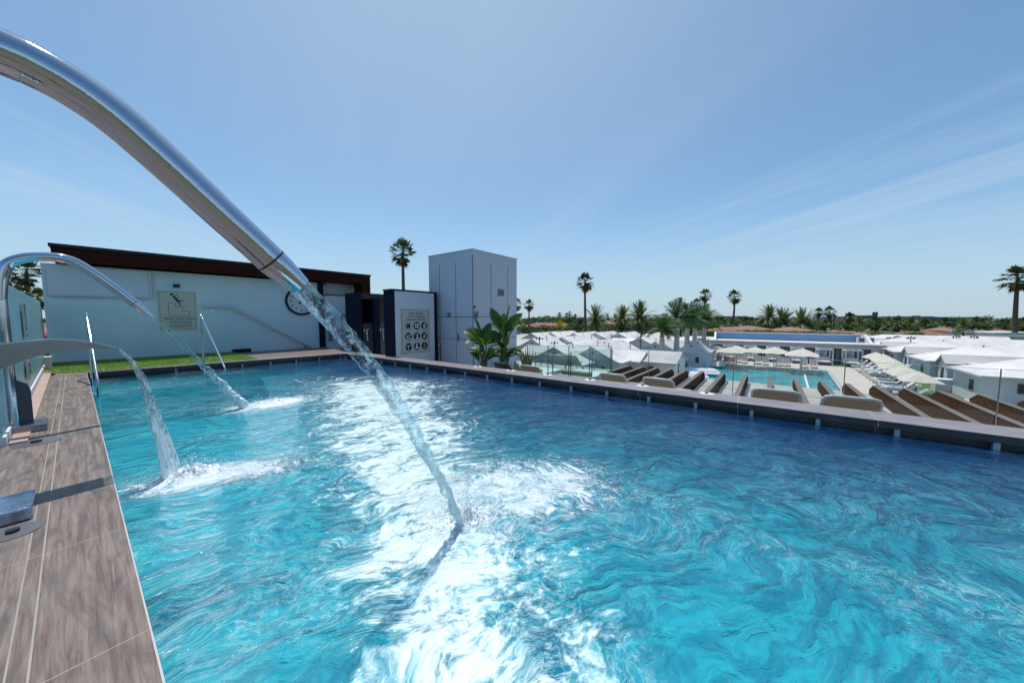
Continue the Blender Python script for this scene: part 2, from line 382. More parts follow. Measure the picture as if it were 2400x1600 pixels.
def polyfill(mb,pts,nx,ny,z):
    vs=[];fs=[]
    for j in range(ny+1):
        for i in range(nx+1):
            a=pts[0].lerp(pts[1],i/nx); b=pts[3].lerp(pts[2],i/nx); p=a.lerp(b,j/ny); vs.append((p.x,p.y,z))
    for j in range(ny):
        for i in range(nx): k=j*(nx+1)+i; fs.append((k,k+nx+1,k+nx+2,k+1))
    mb.add(vs,fs,True)
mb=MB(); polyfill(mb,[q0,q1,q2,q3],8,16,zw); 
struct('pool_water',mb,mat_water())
def mat_floor():
    m,t,out=newmat('pool_floor_tile'); b_=t.n('ShaderNodeBsdfPrincipled'); t.lk(b_.outputs[0],out.inputs[0]); p=t.n('ShaderNodeNewGeometry').outputs['Position']
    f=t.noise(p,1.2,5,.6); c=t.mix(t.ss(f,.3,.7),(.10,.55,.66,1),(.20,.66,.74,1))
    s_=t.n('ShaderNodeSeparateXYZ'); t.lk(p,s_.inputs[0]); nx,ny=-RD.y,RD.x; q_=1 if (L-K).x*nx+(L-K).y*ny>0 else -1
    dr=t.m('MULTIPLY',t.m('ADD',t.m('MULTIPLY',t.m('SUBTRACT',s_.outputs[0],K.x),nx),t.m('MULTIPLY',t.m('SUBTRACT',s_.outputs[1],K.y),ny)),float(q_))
    c=t.mix(t.ss(dr,.2,5.2),(.006,.08,.20,1),c)  # same darker right side put into the tile colour
    t.lk(c,b_.inputs['Base Color']); b_.inputs['Roughness'].default_value=.6; return m
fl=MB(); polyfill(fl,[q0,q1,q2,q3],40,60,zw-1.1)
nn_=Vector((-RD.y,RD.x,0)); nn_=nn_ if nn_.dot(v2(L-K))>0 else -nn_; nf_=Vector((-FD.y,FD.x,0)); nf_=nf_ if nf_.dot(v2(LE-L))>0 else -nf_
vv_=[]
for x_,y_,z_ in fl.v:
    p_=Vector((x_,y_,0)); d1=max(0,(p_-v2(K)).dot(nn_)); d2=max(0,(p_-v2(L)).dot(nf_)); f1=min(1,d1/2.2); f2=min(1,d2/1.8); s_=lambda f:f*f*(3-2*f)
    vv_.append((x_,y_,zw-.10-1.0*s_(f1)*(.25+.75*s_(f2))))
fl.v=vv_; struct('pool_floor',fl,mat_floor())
pw_=MB()
for a_,b_ in ((q0,q1),(q1,q2),(q3,q0)):
    e_=(b_-a_).normalized(); pw_.bar((a_.x,a_.y,zw-.75),(b_.x,b_.y,zw-.75),.1,1.2)
struct('pool_basin_wall',pw_,M_('basin_wall_tile',(.08,.42,.55),.6))

stp=MB()
for k_ in range(5):
    c_=v2(L)+FD*1.75+nf_*(.15+.30*k_); stp.obox((c_.x,c_.y,zw-.13-.13*k_-.3),FD,nf_,Z,3.5,.30,.6)
struct('pool_steps',stp,M_('dark_step_tile',(.012,.06,.10),.5,0,.3,4))
# timber-look tile
def mat_tile(name,c1,c2,c3,gx=1.2,rough=.45,gr=(.5,.48,.45)):
    m,t,out=newmat(name); b=t.n('ShaderNodeBsdfPrincipled'); t.lk(b.outputs[0],out.inputs[0])
    o=t.n('ShaderNodeTexCoord').outputs['Object']
    g0=t.noise(t.mapv(o,(.55,2.2,1)),2.2,4,.6,2.0)
    g1=t.noise(t.mapv(o,(.5,9,1)),3.6,10,.74,.5)
    g2=t.noise(t.mapv(o,(3,80,1)),2.6,6,.75,.1)
    c=t.mix(t.ss(g1,.3,.7),c1+(1,),c2+(1,)); c=t.mix(t.ss(g0,.45,.75),c,c3+(1,))
    c=t.mix(t.ss(g2,.55,.8),c,tuple(x*.62 for x in c1)+(1,))
    kn=t.noise(t.mapv(o,(14,3.5,1)),2.2,3,.5); c=t.mix(t.m('MULTIPLY',t.ss(kn,.70,.76),.55),c,tuple(x*.45 for x in c1)+(1,))
    st=t.noise(o,1.7,5,.6); c=t.mix(t.m('MULTIPLY',t.ss(st,.5,.75),.3),c,(.24,.22,.22,1))
    sp=t.n('ShaderNodeSeparateXYZ'); t.lk(o,sp.inputs[0])
    jx=t.m('ABSOLUTE',t.m('SUBTRACT',t.m('FRACT',t.m('DIVIDE',sp.outputs[0],gx)),.5)); jm=t.m('GREATER_THAN',jx,.5-.0022/gx*1.4)
    c=t.mix(jm,c,gr+(1,))
    t.lk(c,b.inputs['Base Color']); t.lk(t.ss(g1,.3,.7,rough-.08,rough+.12),b.inputs['Roughness'])
    t.lk(t.bump(t.m('ADD',g1,t.m('MULTIPLY',g2,.5)),.5,.004),b.inputs['Normal']); return m
tileL=mat_tile('brown_wood_look_tile',(.118,.076,.056),(.265,.215,.185),(.09,.074,.068),gr=(.30,.27,.24))  # own colour of the left deck and terrace tile
tileR=mat_tile('coping_wood_look_tile',(.235,.21,.215),(.175,.155,.165),(.29,.265,.27),1.6)
tileD=mat_tile('dark_fascia_tile',(.030,.033,.042),(.045,.048,.058),(.022,.024,.032),1.6)
grout=M_('pale_grout',(.34,.32,.28),.8)
pil=M_('overflow_bracket_white',(.36,.44,.50),.5)
def strip(name,label,cat,A,B,inward,width,thick,m,ext0=0,ext1=0,kind=None):
    D=v2(B-A).normalized(); n=Vector((-D.y,D.x,0)); 
    if n.dot(inward)<0: n=-n          # n points to the pool
    t=thing(name,label,cat,A,math.atan2(D.y,D.x))
    mb=MB(); Lg=v2(B-A).length; c=A+D*((Lg-ext0+ext1)/2)-n*(width/2)
    mb.obox((c.x,c.y,CZ-Hc-thick/2),D,n,Z,Lg+ext0+ext1,width,thick)
    o=mb.build('coping_tile',m,t,bevel=.008)
    return t,D,n,Lg
# right coping (drawn from the far corner towards us)
inw=v2(L-K)
KO=G(824.5,823.5,Hc)
wR=abs(v2(G(1900,946.4,Hc)-K).dot(Vector((-RD.y,RD.x,0))))
tr,D,n,Lg=strip('pool_wall','long pool edge wall with grey timber-look coping along the lounger deck','pool wall',K,RE,inw,wR,.012,tileR,ext0=0)
mb=MB(); mb.obox((K+D*(Lg/2)-n*(wR/2+.0)+Z*(-.012-.042)),D,n,Z,Lg,wR,.084); mb.build('fascia_beam',tileD,tr)
mb=MB(); mb.obox(K+D*(Lg/2)-n*(wR/2+.06)+Z*(-.096-.6),D,n,Z,Lg,wR-.12,1.2); mb.build('wall',tileD,tr)
def brackets(D,n,A,xs,parent,H0=Hc):
    for px in xs:
        # where the bracket's column of the photograph meets the pool face
        p=hit(px,900,A,D); s=v2(p-A).dot(D)
        q=A+D*s-n*.03
        mb=MB(); mb.obox((q.x,q.y,CZ-Hc-.097-.07),D,n,Z,.05,.05,.14); mb.build('overflow_bracket',pil,parent)
brackets(D,n,K,[826,861,894,926,961,1000,1042,1089,1141,1199,1264,1338,1422,1521,1632,1765,1923,2113,2353],tr)
# far coping
wF=.42
tf,D2,n2,Lg2=strip('far_pool_wall','pool edge wall with grey timber-look coping below the white building','pool wall',L,K,v2(LE-L),wF,.012,tileR,ext0=.5,ext1=wR)
mb=MB(); mb.obox((L+D2*(Lg2/2-.25)-n2*(wF/2)+Z*(-.054)),D2,n2,Z,Lg2+.5,wF,.084); mb.build('fascia_beam',tileD,tf)
mb=MB(); mb.obox(L+D2*(Lg2/2-.25)-n2*(wF/2+.06)+Z*(-.6),D2,n2,Z,Lg2+.5,wF-.12,1.0); mb.build('wall',tileD,tf)
brackets(D2,n2,L,[415,570.8,637,697,751,801],tf)
# left deck
LR=v2(L-LE).normalized(); nl=Vector((-LR.y,LR.x,0)); 
if nl.dot(v2(K-L))<0: nl=-nl
FB0=G(58,946,Hc); FB1=G(108,852,Hc)
td=thing('left_pool_deck',None,None,LE,math.atan2(LR.y,LR.x)); td['kind']='structure'
Ld=v2(L-LE).length
mb=MB(); wI=.315
mb.obox(LE+LR*(Ld/2)-nl*(wI/2)+Z*(-.02),LR,nl,Z,Ld,wI,.04); mb.build('edge_tile',tileL,td,bevel=.006)
mb=MB(); mb.obox(LE+LR*(Ld/2)-nl*(wI+.006+.024)+Z*(-.02),LR,nl,Z,Ld,.048,.04); mb.build('drain_strip',tileL,td)
mb=MB(); mb.obox(LE+LR*(Ld/2)-nl*(wI+.061+1.5)+Z*(-.02),LR,nl,Z,Ld,3.0,.04); mb.build('outer_tile',tileL,td)
mb=MB(); mb.obox(LE+LR*(Ld/2)-nl*(1.7)+Z*(-.0430),LR,nl,Z,Ld,3.39,.08); mb.build('grout_bed',grout,td)
mb=MB(); mb.obox(LE+LR*(Ld/2)-nl*(1.72)+Z*(-.5),LR,nl,Z,Ld,3.39,.78); mb.build('pool_side_wall',tileD,td)
mb=MB(); mb.obox(LE+LR*(Ld/2)+nl*(.003)+Z*(-.02),LR,nl,Z,Ld,.007,.036); mb.build('edge_trim',M_('white_edge_trim',(.5,.48,.46),.4),td)
# ---------- artificial grass and terrace
M0=G(124,852,Hc); M1=G(543,826,Hc); MD=v2(M1-M0).normalized(); MN=Vector((MD.y,-MD.x,0))   # MN points to us
turf=M_('artificial_turf_base',(.20,.33,.05),.9,0,.3,6,.02,150,col2=(.28,.40,.10))
gp=[G(99.5,877,Hc),G(203,872,Hc),G(400,856.5,Hc),G(603,841.5,Hc),G(558,828.5,Hc),G(543,826,Hc),G(124,852,Hc)]
t0=thing('artificial_grass','strip of green artificial grass between the pool edge and the white building','artificial grass',gp[0])
mb=MB(); mb.prism([(p.x,p.y) for p in gp],(0,0,.004),(1,0,0),(0,1,0),Z,.014); mb.build('mat',turf,t0)
# blades
random.seed(3); mb=MB(); tri=[(0,1,2),(0,2,6),(2,3,6),(3,5,6),(3,4,5)]
areas=[]; 
for a,b,c in tri: areas.append(((gp[b]-gp[a]).cross(gp[c]-gp[a])).length/2)
for _ in range(26000):
    a,b,c=random.choices(tri,areas)[0]; u,v=random.random(),random.random()
    if u+v>1: u,v=1-u,1-v
    p=gp[a]+(gp[b]-gp[a])*u+(gp[c]-gp[a])*v
    q=random.random()*6.28; h=.02+random.random()*.022; r=.007
    s=Vector((math.cos(q),math.sin(q),0))*r; l=Vector((random.uniform(-1,1),random.uniform(-1,1),0))*.014
    mb.add([p-s+Z*.016,p+s+Z*.016,p+l+Z*(.016+h)],[(0,1,2)])
bl=mb.build('blades',M_('turf_blades',(.17,.30,.045),.8,0,.4,8,col2=(.30,.42,.13),trans=.3),t0); bl['kind']='stuff'
mb=MB(); pts=[G(203,873,Hc),G(807,828,Hc),G(824,823.5,Hc)]
tp=[L-FD*3.4-n2*.43,K-n2*.43+FD*.3,hit(760,760,M0,MD),M0]
tp=[Vector((p.x,p.y,0)) for p in tp]
mb.prism([(p.x,p.y) for p in tp],(0,0,-.06),(1,0,0),(0,1,0),Z,.055); struct('terrace_paving',mb,tileL)
# low dark box by the wall
bb=thing('drain_cover_box','low black box at the foot of the white wall by the end of the grass','box',hit(565,820,M0,MD))
a=hit(545,826,M0+MN*.1,MD); b=hit(588,821,M0+MN*.1,MD); mb=MB(); mb.bar((a.x,a.y,.05),(b.x,b.y,.05),.12,.13); mb.build('box_body',navy,bb,bevel=.006)
mb=MB(); mb.bar((a.x,a.y,.125),(b.x,b.y,.125),.14,.02); mb.build('lid',black,bb)
# ---------- white building with the timber roof band
bd=thing('white_building','long white rooftop building with dark red timber roof band and stair handrail','building',M0,math.atan2(MD.y,MD.x))
def wallpt(px,py,off=0): return hit(px,py,M0+MN*off,MD)
xl=wallpt(112,800); xr=wallpt(764,800)
zt=wallpt(400,640).z
TL=wallpt(104,624); TR=wallpt(750,667)
zt=min(TL.z,TR.z)
mb=MB(); 
mb.prism([(0,-2.6),((xr-xl).dot(MD),-2.6),((xr-xl).dot(MD),zt+.10),(0,zt+.10)],(xl.x,xl.y,0),MD,Z,-MN,5.0)
mb.build('wall',M_('white_building_render',(.64,.72,.80),.8,0,.10,.4,.004,50,col2=(.50,.68,.76)),bd)
# roof: fascia plane stands 0.55 in front of the wall
ro=.5
A=hit(118,580,M0+MN*ro,MD); B=hit(867,638,M0+MN*ro,MD); A2=hit(127,613,M0+MN*ro,MD); B2=hit(868,664,M0+MN*ro,MD)
capz=(A.z+B.z)/2; botz=(A2.z+B2.z)/2
Lr=(B-A).dot(MD)
mb=MB(); mb.prism([(0,botz),(Lr,botz),(Lr,capz-.09),(0,capz-.09)],(A.x,A.y,0),MD,Z,-MN,5.6); mb.build('roof_timber_band',redwood,bd)
mb=MB(); mb.prism([(-.04,capz-.09),(Lr+.03,capz-.09),(Lr+.03,capz),(-.04,capz)],(A.x+MN.x*.04,A.y+MN.y*.04,0),MD,Z,-MN,5.7); mb.build('roof_capping',darkcap,bd)
C0=hit(849,668,M0+MN*ro,MD); 
mb=MB(); mb.prism([((C0-A).dot(MD),-2.6),(Lr,-2.6),(Lr,botz-.003),((C0-A).dot(MD),botz-.003)],(A.x,A.y,0),MD,Z,-MN,1.2); mb.build('timber_return_panel',redwood,bd)
# frosted screen set in the wall, metal frame
mb=MB(); a=wallpt(107,628,.03); b=wallpt(353,697,.03); sx=(b-a).dot(MD); zb=(wallpt(110,690,.03).z+wallpt(350,697,.03).z)/2
pane=M_('frosted_glass_screen',(.52,.60,.72),.25,0,.04,1,spec=.6)
mb.prism([(0,zb),(sx,zb),(sx,zt+.06),(0,zt+.06)],(a.x,a.y,0),MD,Z,MN,.02); wn=mb.build('window',pane,bd)
mb=MB(); mb.prism([(0,zb-.05),(sx+.05,zb-.05),(sx+.05,zb),(0,zb)],(a.x,a.y,0),MD,Z,MN,.05); mb.prism([(sx,zb),(sx+.05,zb),(sx+.05,zt+.06),(sx,zt+.06)],(a.x,a.y,0),MD,Z,MN,.05); mb.build('frame',steelb,wn)
# wall lamp
mb=MB(); p=wallpt(414,670,.06); mb.obox(p,MD,MN,Z,.17,.12,.12); lt=thing('wall_lamp','small dark square wall lamp above the caution sign','wall lamp',p); mb.build('lamp_body',darkcap,lt,bevel=.006)
mb=MB(); mb.obox(p-Z*.065,MD,MN,Z,.12,.09,.012); mb.build('lens',M_('frosted_lens',(.6,.62,.6),.3),lt)
# handrail
hp=[wallpt(473,718,.09),wallpt(541,720,.09),wallpt(752,827,.09)]
mb=MB(); mb.bar(hp[0],hp[1],.06,.045); mb.bar(hp[1],hp[2],.06,.045); hr=thing('handrail','square steel handrail sloping down the white wall towards the stairs','handrail',hp[0]); mb.build('rail',steelb,hr)
for f,(a,b) in ((.35,(0,1)),(.12,(1,2)),(.42,(1,2)),(.8,(1,2))):
    q=hp[a].lerp(hp[b],f); mb=MB(); mb.tube([q-Z*.02,q-Z*.09,q-Z*.11-MN*.08],.011,8); mb.disc(q-Z*.11-MN*.088,MD,Z,MN,.04,.012); mb.build('bracket',steel,hr)
# sign panels ------------------------------------------------------------
signm=M_('cream_sign_face',(.48,.50,.45),.4,0,.03,2); goldm=M_('brass_line',(.30,.22,.08),.35,.5); inkm=M_('navy_ink',(.012,.016,.05),.4); wink=M_('white_ink',(.75,.78,.8),.5); orange=M_('orange_ink',(.6,.24,.03),.5)
class Board:
    def __init__(s,name,label,TLp,BRp,D,Nn,parent_cat='sign',w=None,h=None):
        s.D=D; s.N=Nn; s.w=(BRp-TLp).dot(D); s.h=TLp.z-BRp.z; s.O=TLp
        s.t=thing(name,label,parent_cat,TLp)
        mb=MB(); mb.prism([(0,0),(s.w,0),(s.w,-s.h),(0,-s.h)],TLp,D,Z,Nn,.02); mb.build('board',signm,s.t)
        mb=MB(); k=.025*s.w; g=.008*s.w+.004
        for (x0,y0,x1,y1) in ((k,k,s.w-k,k+g),(k,s.h-k-g,s.w-k,s.h-k),(k,k,k+g,s.h-k),(s.w-k-g,k,s.w-k,s.h-k)):
            mb.prism([(x0,-y0),(x1,-y0),(x1,-y1),(x0,-y1)],TLp+Nn*.021,D,Z,Nn,.003)
        mb.build('border_line',goldm,s.t)
    def p(s,x,y,o=.021): return s.O+s.D*(x*s.w)-Z*(y*s.h)+s.N*o
    def poly(s,mb,pts,o=.021,d=.004): mb.prism([(x*s.w,-y*s.h) for x,y in pts],s.O+s.N*o,s.D,Z,s.N,d)
    def line(s,mb,pts,w,o=.021,closed=False,d=.004):
        q=[Vector((x*s.w,-y*s.h)) for x,y in pts]
        if closed: q.append(q[0])
        for a,b in zip(q,q[1:]):
            e=(b-a).normalized(); nn=Vector((-e.y,e.x))*w/2; a2=a-e*w*.45; b2=b+e*w*.45
            mb.prism([tuple(a2-nn),tuple(b2-nn),tuple(b2+nn),tuple(a2+nn)],s.O+s.N*o,s.D,Z,s.N,d)
    def circ(s,mb,x,y,r,o=.021,d=.004,r0=0,n=20): mb.disc(s.p(x,y,o),s.D,Z,s.N,r,d,n,r0)
cs=Board('caution_sign','cream caution sign with a figure falling on stairs, PRECAUCION CAUTION VORSICHT',wallpt(368,681,.01),wallpt(463,771.5,.01),MD,MN)
mb=MB(); mb2=MB()
X=lambda x:(x-200)/660; Y=lambda y:(y-305)/630
wd=.055*cs.w*.42
cs.line(mb,[(X(365),Y(492)),(X(490),Y(495)),(X(495),Y(562)),(X(610),Y(565)),(X(615),Y(628)),(X(728),Y(630)),(X(735),Y(703)),(X(375),Y(703))],wd*.55,closed=True)
mb.build('stairs_pictogram',inkm,cs.t)
cs.circ(mb2,X(436),Y(357),cs.w*.046)
cs.poly(mb2,[(X(445),Y(392)),(X(475),Y(375)),(X(560),Y(450)),(X(580),Y(500)),(X(545),Y(490)),(X(500),Y(455))],o=.0215)
cs.line(mb2,[(X(470),Y(388)),(X(540),Y(348))],wd*1.0,o=.022); cs.line(mb2,[(X(500),Y(425)),(X(540),Y(410)),(X(552),Y(385))],wd*.9,o=.0225)
cs.line(mb2,[(X(555),Y(460)),(X(605),Y(450)),(X(648),Y(468))],wd*1.1,o=.0222); cs.line(mb2,[(X(545),Y(470)),(X(572),Y(510)),(X(575),Y(548))],wd*1.2,o=.0228)
mb2.build('falling_figure',inkm,cs.t)
mb=MB(); cs.line(mb,[(X(620),Y(540)),(X(670),Y(527))],wd*.25); cs.line(mb,[(X(625),Y(553)),(X(680),Y(548)),(X(710),Y(530))],wd*.25,o=.022); mb.build('motion_lines',inkm,cs.t)
for y,b in ((755,'PRECAUCIÓN'),(817,'CAUTION'),(878,'VORSICHT')):
    text('lettering',b,cs.h*.092,cs.p(X(552+(y-755)*.12),Y(y),.022),MD,MN,inkm,cs.t)
# clock
cc=wallpt(705.5,706,.02); rr=(wallpt(742,706,.02)-wallpt(669,706,.02)).length/2
ck=thing('wall_clock','large round clock with black rim high on the white wall','clock',cc)
mb=MB(); mb.disc(cc,MD,Z,MN,rr,.05,48,rr*.86); mb.build('rim',darkcap,ck)
mb=MB(); mb.disc(cc,MD,Z,MN,rr*.87,.02,48); mb.build('dial',M_('clock_dial',(.60,.66,.68),.4),ck)
for h in range(1,13):
    q=R(90-30*h); text('numeral',str(h),rr*.30,cc+MD*(math.cos(q)*rr*.66)+Z*(math.sin(q)*rr*.66)+MN*.022,MD,MN,inkm,ck)
for q,l,wq in ((R(38),.42,.05),(R(62),.55,.03)):
    e=MD*math.cos(q)+Z*math.sin(q); mb=MB(); mb.bar(cc-e*rr*.16+MN*.028,cc+e*rr*l+MN*.028,rr*wq,.008,up=MN); mb.disc(cc-e*rr*.16+MN*.03,MD,Z,MN,rr*.06,.006,12); mb.build('hand',inkm,ck)
# blue column and the entrance block right of it
t=thing('navy_column','dark navy square column at the right end of the white wall','column',wallpt(756,800,.02))
a=wallpt(750,800,.06); b=wallpt(763,800,.06); z1=wallpt(750,666,.06).z
mb=MB(); mb.prism([(0,-2.6),((b-a).dot(MD),-2.6),((b-a).dot(MD),z1),(0,z1)],(a.x,a.y,0),MD,Z,-MN,.3); mb.build('shaft',navy,t)
mb=MB(); mb.prism([(-.02,z1),((b-a).dot(MD)+.12,z1),((b-a).dot(MD)+.12,z1+.05),(-.02,z1+.05)],(a.x,a.y,0)+MN*.02 if False else (a.x+MN.x*.02,a.y+MN.y*.02,0),MD,Z,-MN,.4); mb.build('cap',navy,t)
EB=v2(wallpt(763,800))+(-MN)*.4
en=thing('entrance_block','white entrance block with a glazed door under the timber roof edge','building',(EB.x,EB.y,-.5),math.atan2(MD.y,MD.x))
def ep(px,py,off=0): return hit(px,py,EB+MN*off,MD)
a=ep(763,800); b=ep(849,800); zq=ep(763,667).z
mb=MB(); mb.prism([(0,-2.6),((b-a).dot(MD),-2.6),((b-a).dot(MD),botz+.05),(0,botz+.05)],(a.x,a.y,0),MD,Z,-MN,1.5); mb.build('wall',white,en)
a=ep(762,700,.3); b=ep(833,700,.3); z1=ep(800,693.5,.3).z
mb=MB(); mb.prism([(0,-2.6),((b-a).dot(MD),-2.6),((b-a).dot(MD),z1),(0,z1)],(a.x,a.y,0),MD,Z,-MN,.29); mb.build('porch_wall',whiteblue,en)
mb=MB(); mb.prism([(-.05,z1),((b-a).dot(MD)+.05,z1),((b-a).dot(MD)+.05,z1+.04),(-.05,z1+.04)],(a.x+MN.x*.05,a.y+MN.y*.05,0),MD,Z,-MN,.33); mb.build('porch_capping',darkcap,en)
a=ep(799,737,.32); b=ep(834,828,.32); 
mb=MB(); mb.prism([(0,-2.0),((b-a).dot(MD),-2.0),((b-a).dot(MD),a.z),(0,a.z)],(a.x,a.y,0),MD,Z,MN,.02); dr=mb.build('door',M_('door_cream',(.55,.54,.5),.4),en)
mb=MB(); 
for x0,x1 in ((0,.04),((b-a).dot(MD)-.2,(b-a).dot(MD)-.03)): mb.prism([(x0,-2.0),(x1,-2.0),(x1,a.z),(x0,a.z)],(a.x+MN.x*.022,a.y+MN.y*.022,0),MD,Z,MN,.02)
mb.build('glazing_bar',navy,dr)
mb=MB(); mb.prism([(-.04,a.z-.03),((b-a).dot(MD),a.z-.03),((b-a).dot(MD),a.z),(-.04,a.z)],(a.x+MN.x*.045,a.y+MN.y*.045,0),MD,Z,MN,.03); mb.build('frame',black,dr)
p=ep(818,673,.05); mb=MB(); mb.obox(p,MD,Z,MN,.22,.07,.05); ll=thing('emergency_lamp','small white oblong lamp under the timber roof band','wall lamp',p); mb.build('lamp_body',M_('lamp_grey',(.45,.5,.5),.4),ll,bevel=.01)
p=ep(775,786,.33); mb=MB(); mb.obox(p,MD,Z,MN,.18,.55,.02); ll=thing('notice_board','small grey notice board beside the entrance door','notice',p); mb.build('board',M_('grey_notice',(.16,.17,.19),.5),ll); mb=MB(); [mb.obox(p+MN*.013+Z*(.2-.05*i),MD,Z,MN,.13,.012,.004) for i in range(8)]; mb.build('text_lines',M_('pale_line',(.45,.45,.45),.5),ll)
# ---------- showers and the pool rules wall
def plane_thing(px,Yd): p=atY(px,744,Yd); return v2(p)
darkslat=M_('black_timber_cladding',(.022,.02,.022),.5,0,.5,4,.004,20,stretch=(.3,.3,12))
SP=plane_thing(925,14.0*.875)
def spt(px,py,off=0): return hit(px,py,SP-U*off,W)    # -U faces right/us
WN=-U
SN=Vector((W.y,-W.x,0))
sw=thing('pool_rules_wall','free-standing white wall with navy end posts carrying the pool rules board','wall',(SP.x,SP.y,-.55),R(ANG))
a=spt(925,700); b=spt(1017,700); z1=(spt(925,682).z+spt(1000,686.5).z)/2; wl=(b-a).dot(W)
mb=MB(); mb.prism([(.0,-2.2),(wl,-2.2),(wl,z1),(0,z1)],(a.x,a.y,0),W,Z,-SN,.30); mb.build('wall',M_('sign_wall_render',(.60,.64,.72),.7,0,.06,1,.003,40),sw)
mb=MB(); mb.prism([(-.10,-2.2),(-.003,-2.2),(-.003,z1+.03),(-.10,z1+.03)],(a.x,a.y,0),W,Z,-SN,.56); mb.build('end_post',navy,sw)
c=spt(1023,700); mb=MB(); mb.prism([(wl+.003,-2.2),((c-a).dot(W),-2.2),((c-a).dot(W),z1+.02),(wl+.003,z1+.02)],(a.x+SN.x*.02,a.y+SN.y*.02,0),W,Z,-SN,.4); mb.build('end_post',navy,sw)
mb=MB(); mb.prism([(-.12,z1+.031),((c-a).dot(W)+.04,z1+.031),((c-a).dot(W)+.04,z1+.07),(-.12,z1+.07)],(a.x+SN.x*.03,a.y+SN.y*.03,0),W,Z,-SN,.62); mb.build('capping',black,sw)
# showers
SQ=plane_thing(833.5,14.05)
sh=thing('shower_cabin','black timber shower cabin with two glass doors beside the pool rules wall','shower cabin',(SQ.x,SQ.y,-.55),R(ANG))
def qpt(px,py,off=0): return hit(px,py,SQ+SN*off,W)
e=qpt(909,700); a=qpt(848,700); c=qpt(833.5,700); zz=(qpt(850,687).z+qpt(900,689).z)/2
Ls=(e-c).dot(W); La=(a-c).dot(W)
mb=MB(); mb.prism([(0,-2.2),(La,-2.2),(La,zz),(0,zz)],(c.x,c.y,0),W,Z,-SN,.9); mb.build('side_wall',navy,sh)
mb=MB(); mb.prism([(La,-2.2),(Ls+1.2,-2.2),(Ls+1.2,zz-.02),(La,zz-.02)],(c.x-SN.x*.9,c.y-SN.y*.9,0),W,Z,-SN,.05); mb.build('back_wall',darkslat,sh)
mb=MB(); mb.prism([(La,zz-.25),(Ls+.5,zz-.25),(Ls+.5,zz),(La,zz)],(c.x-SN.x*.02,c.y-SN.y*.02,0),W,Z,-SN,.87); mb.build('roof_panel',darkslat,sh)
m0=(qpt(872,700)-c).dot(W); m1=(qpt(886,700)-c).dot(W); z3=qpt(880,700).z
mb=MB(); mb.prism([(m0,-2.2),(m1,-2.2),(m1,z3),(m0,z3)],(c.x+SN.x*.1,c.y+SN.y*.1,0),W,Z,-SN,.95); mb.build('partition',navy,sh)
smoke=M_('smoked_glass',(.03,.05,.05),.08,0,.1,2,spec=.8)
for x0,x1,hx in ((La+.02,m0-.01,857),(m1+.01,Ls-.01,900)):
    zg_=qpt(870,757).z
    mb=MB(); mb.prism([(x0,-2.0),(x1,-2.0),(x1,zg_),(x0,zg_)],(c.x+SN.x*.01,c.y+SN.y*.01,0),W,Z,SN,.012); dd=mb.build('glass_door',smoke,sh)
    xm=x0+(x1-x0)*.25; o=Vector((c.x,c.y,0))+SN*.05
    mb=MB(); mb.tube([o+W*(xm+.10)+Z*(zg_-.25),o+W*(xm+.04)+Z*(zg_-.28),o+W*(xm+.02)+Z*(zg_-.40),o+W*(xm+.05)+Z*(zg_-.75)],.022,8); mb.tube([o+W*(xm-.02)+Z*(zg_-.42),o+W*(xm+.04)+Z*(zg_-.44)],.03,8); mb.build('handle',M_('pale_handle',(.6,.62,.6),.25),dd)
    mb=MB(); mb.obox(o+W*(x0+.03)+Z*(zg_-.3),W,SN,Z,.06,.03,.12); mb.build('hinge',steel,dd)
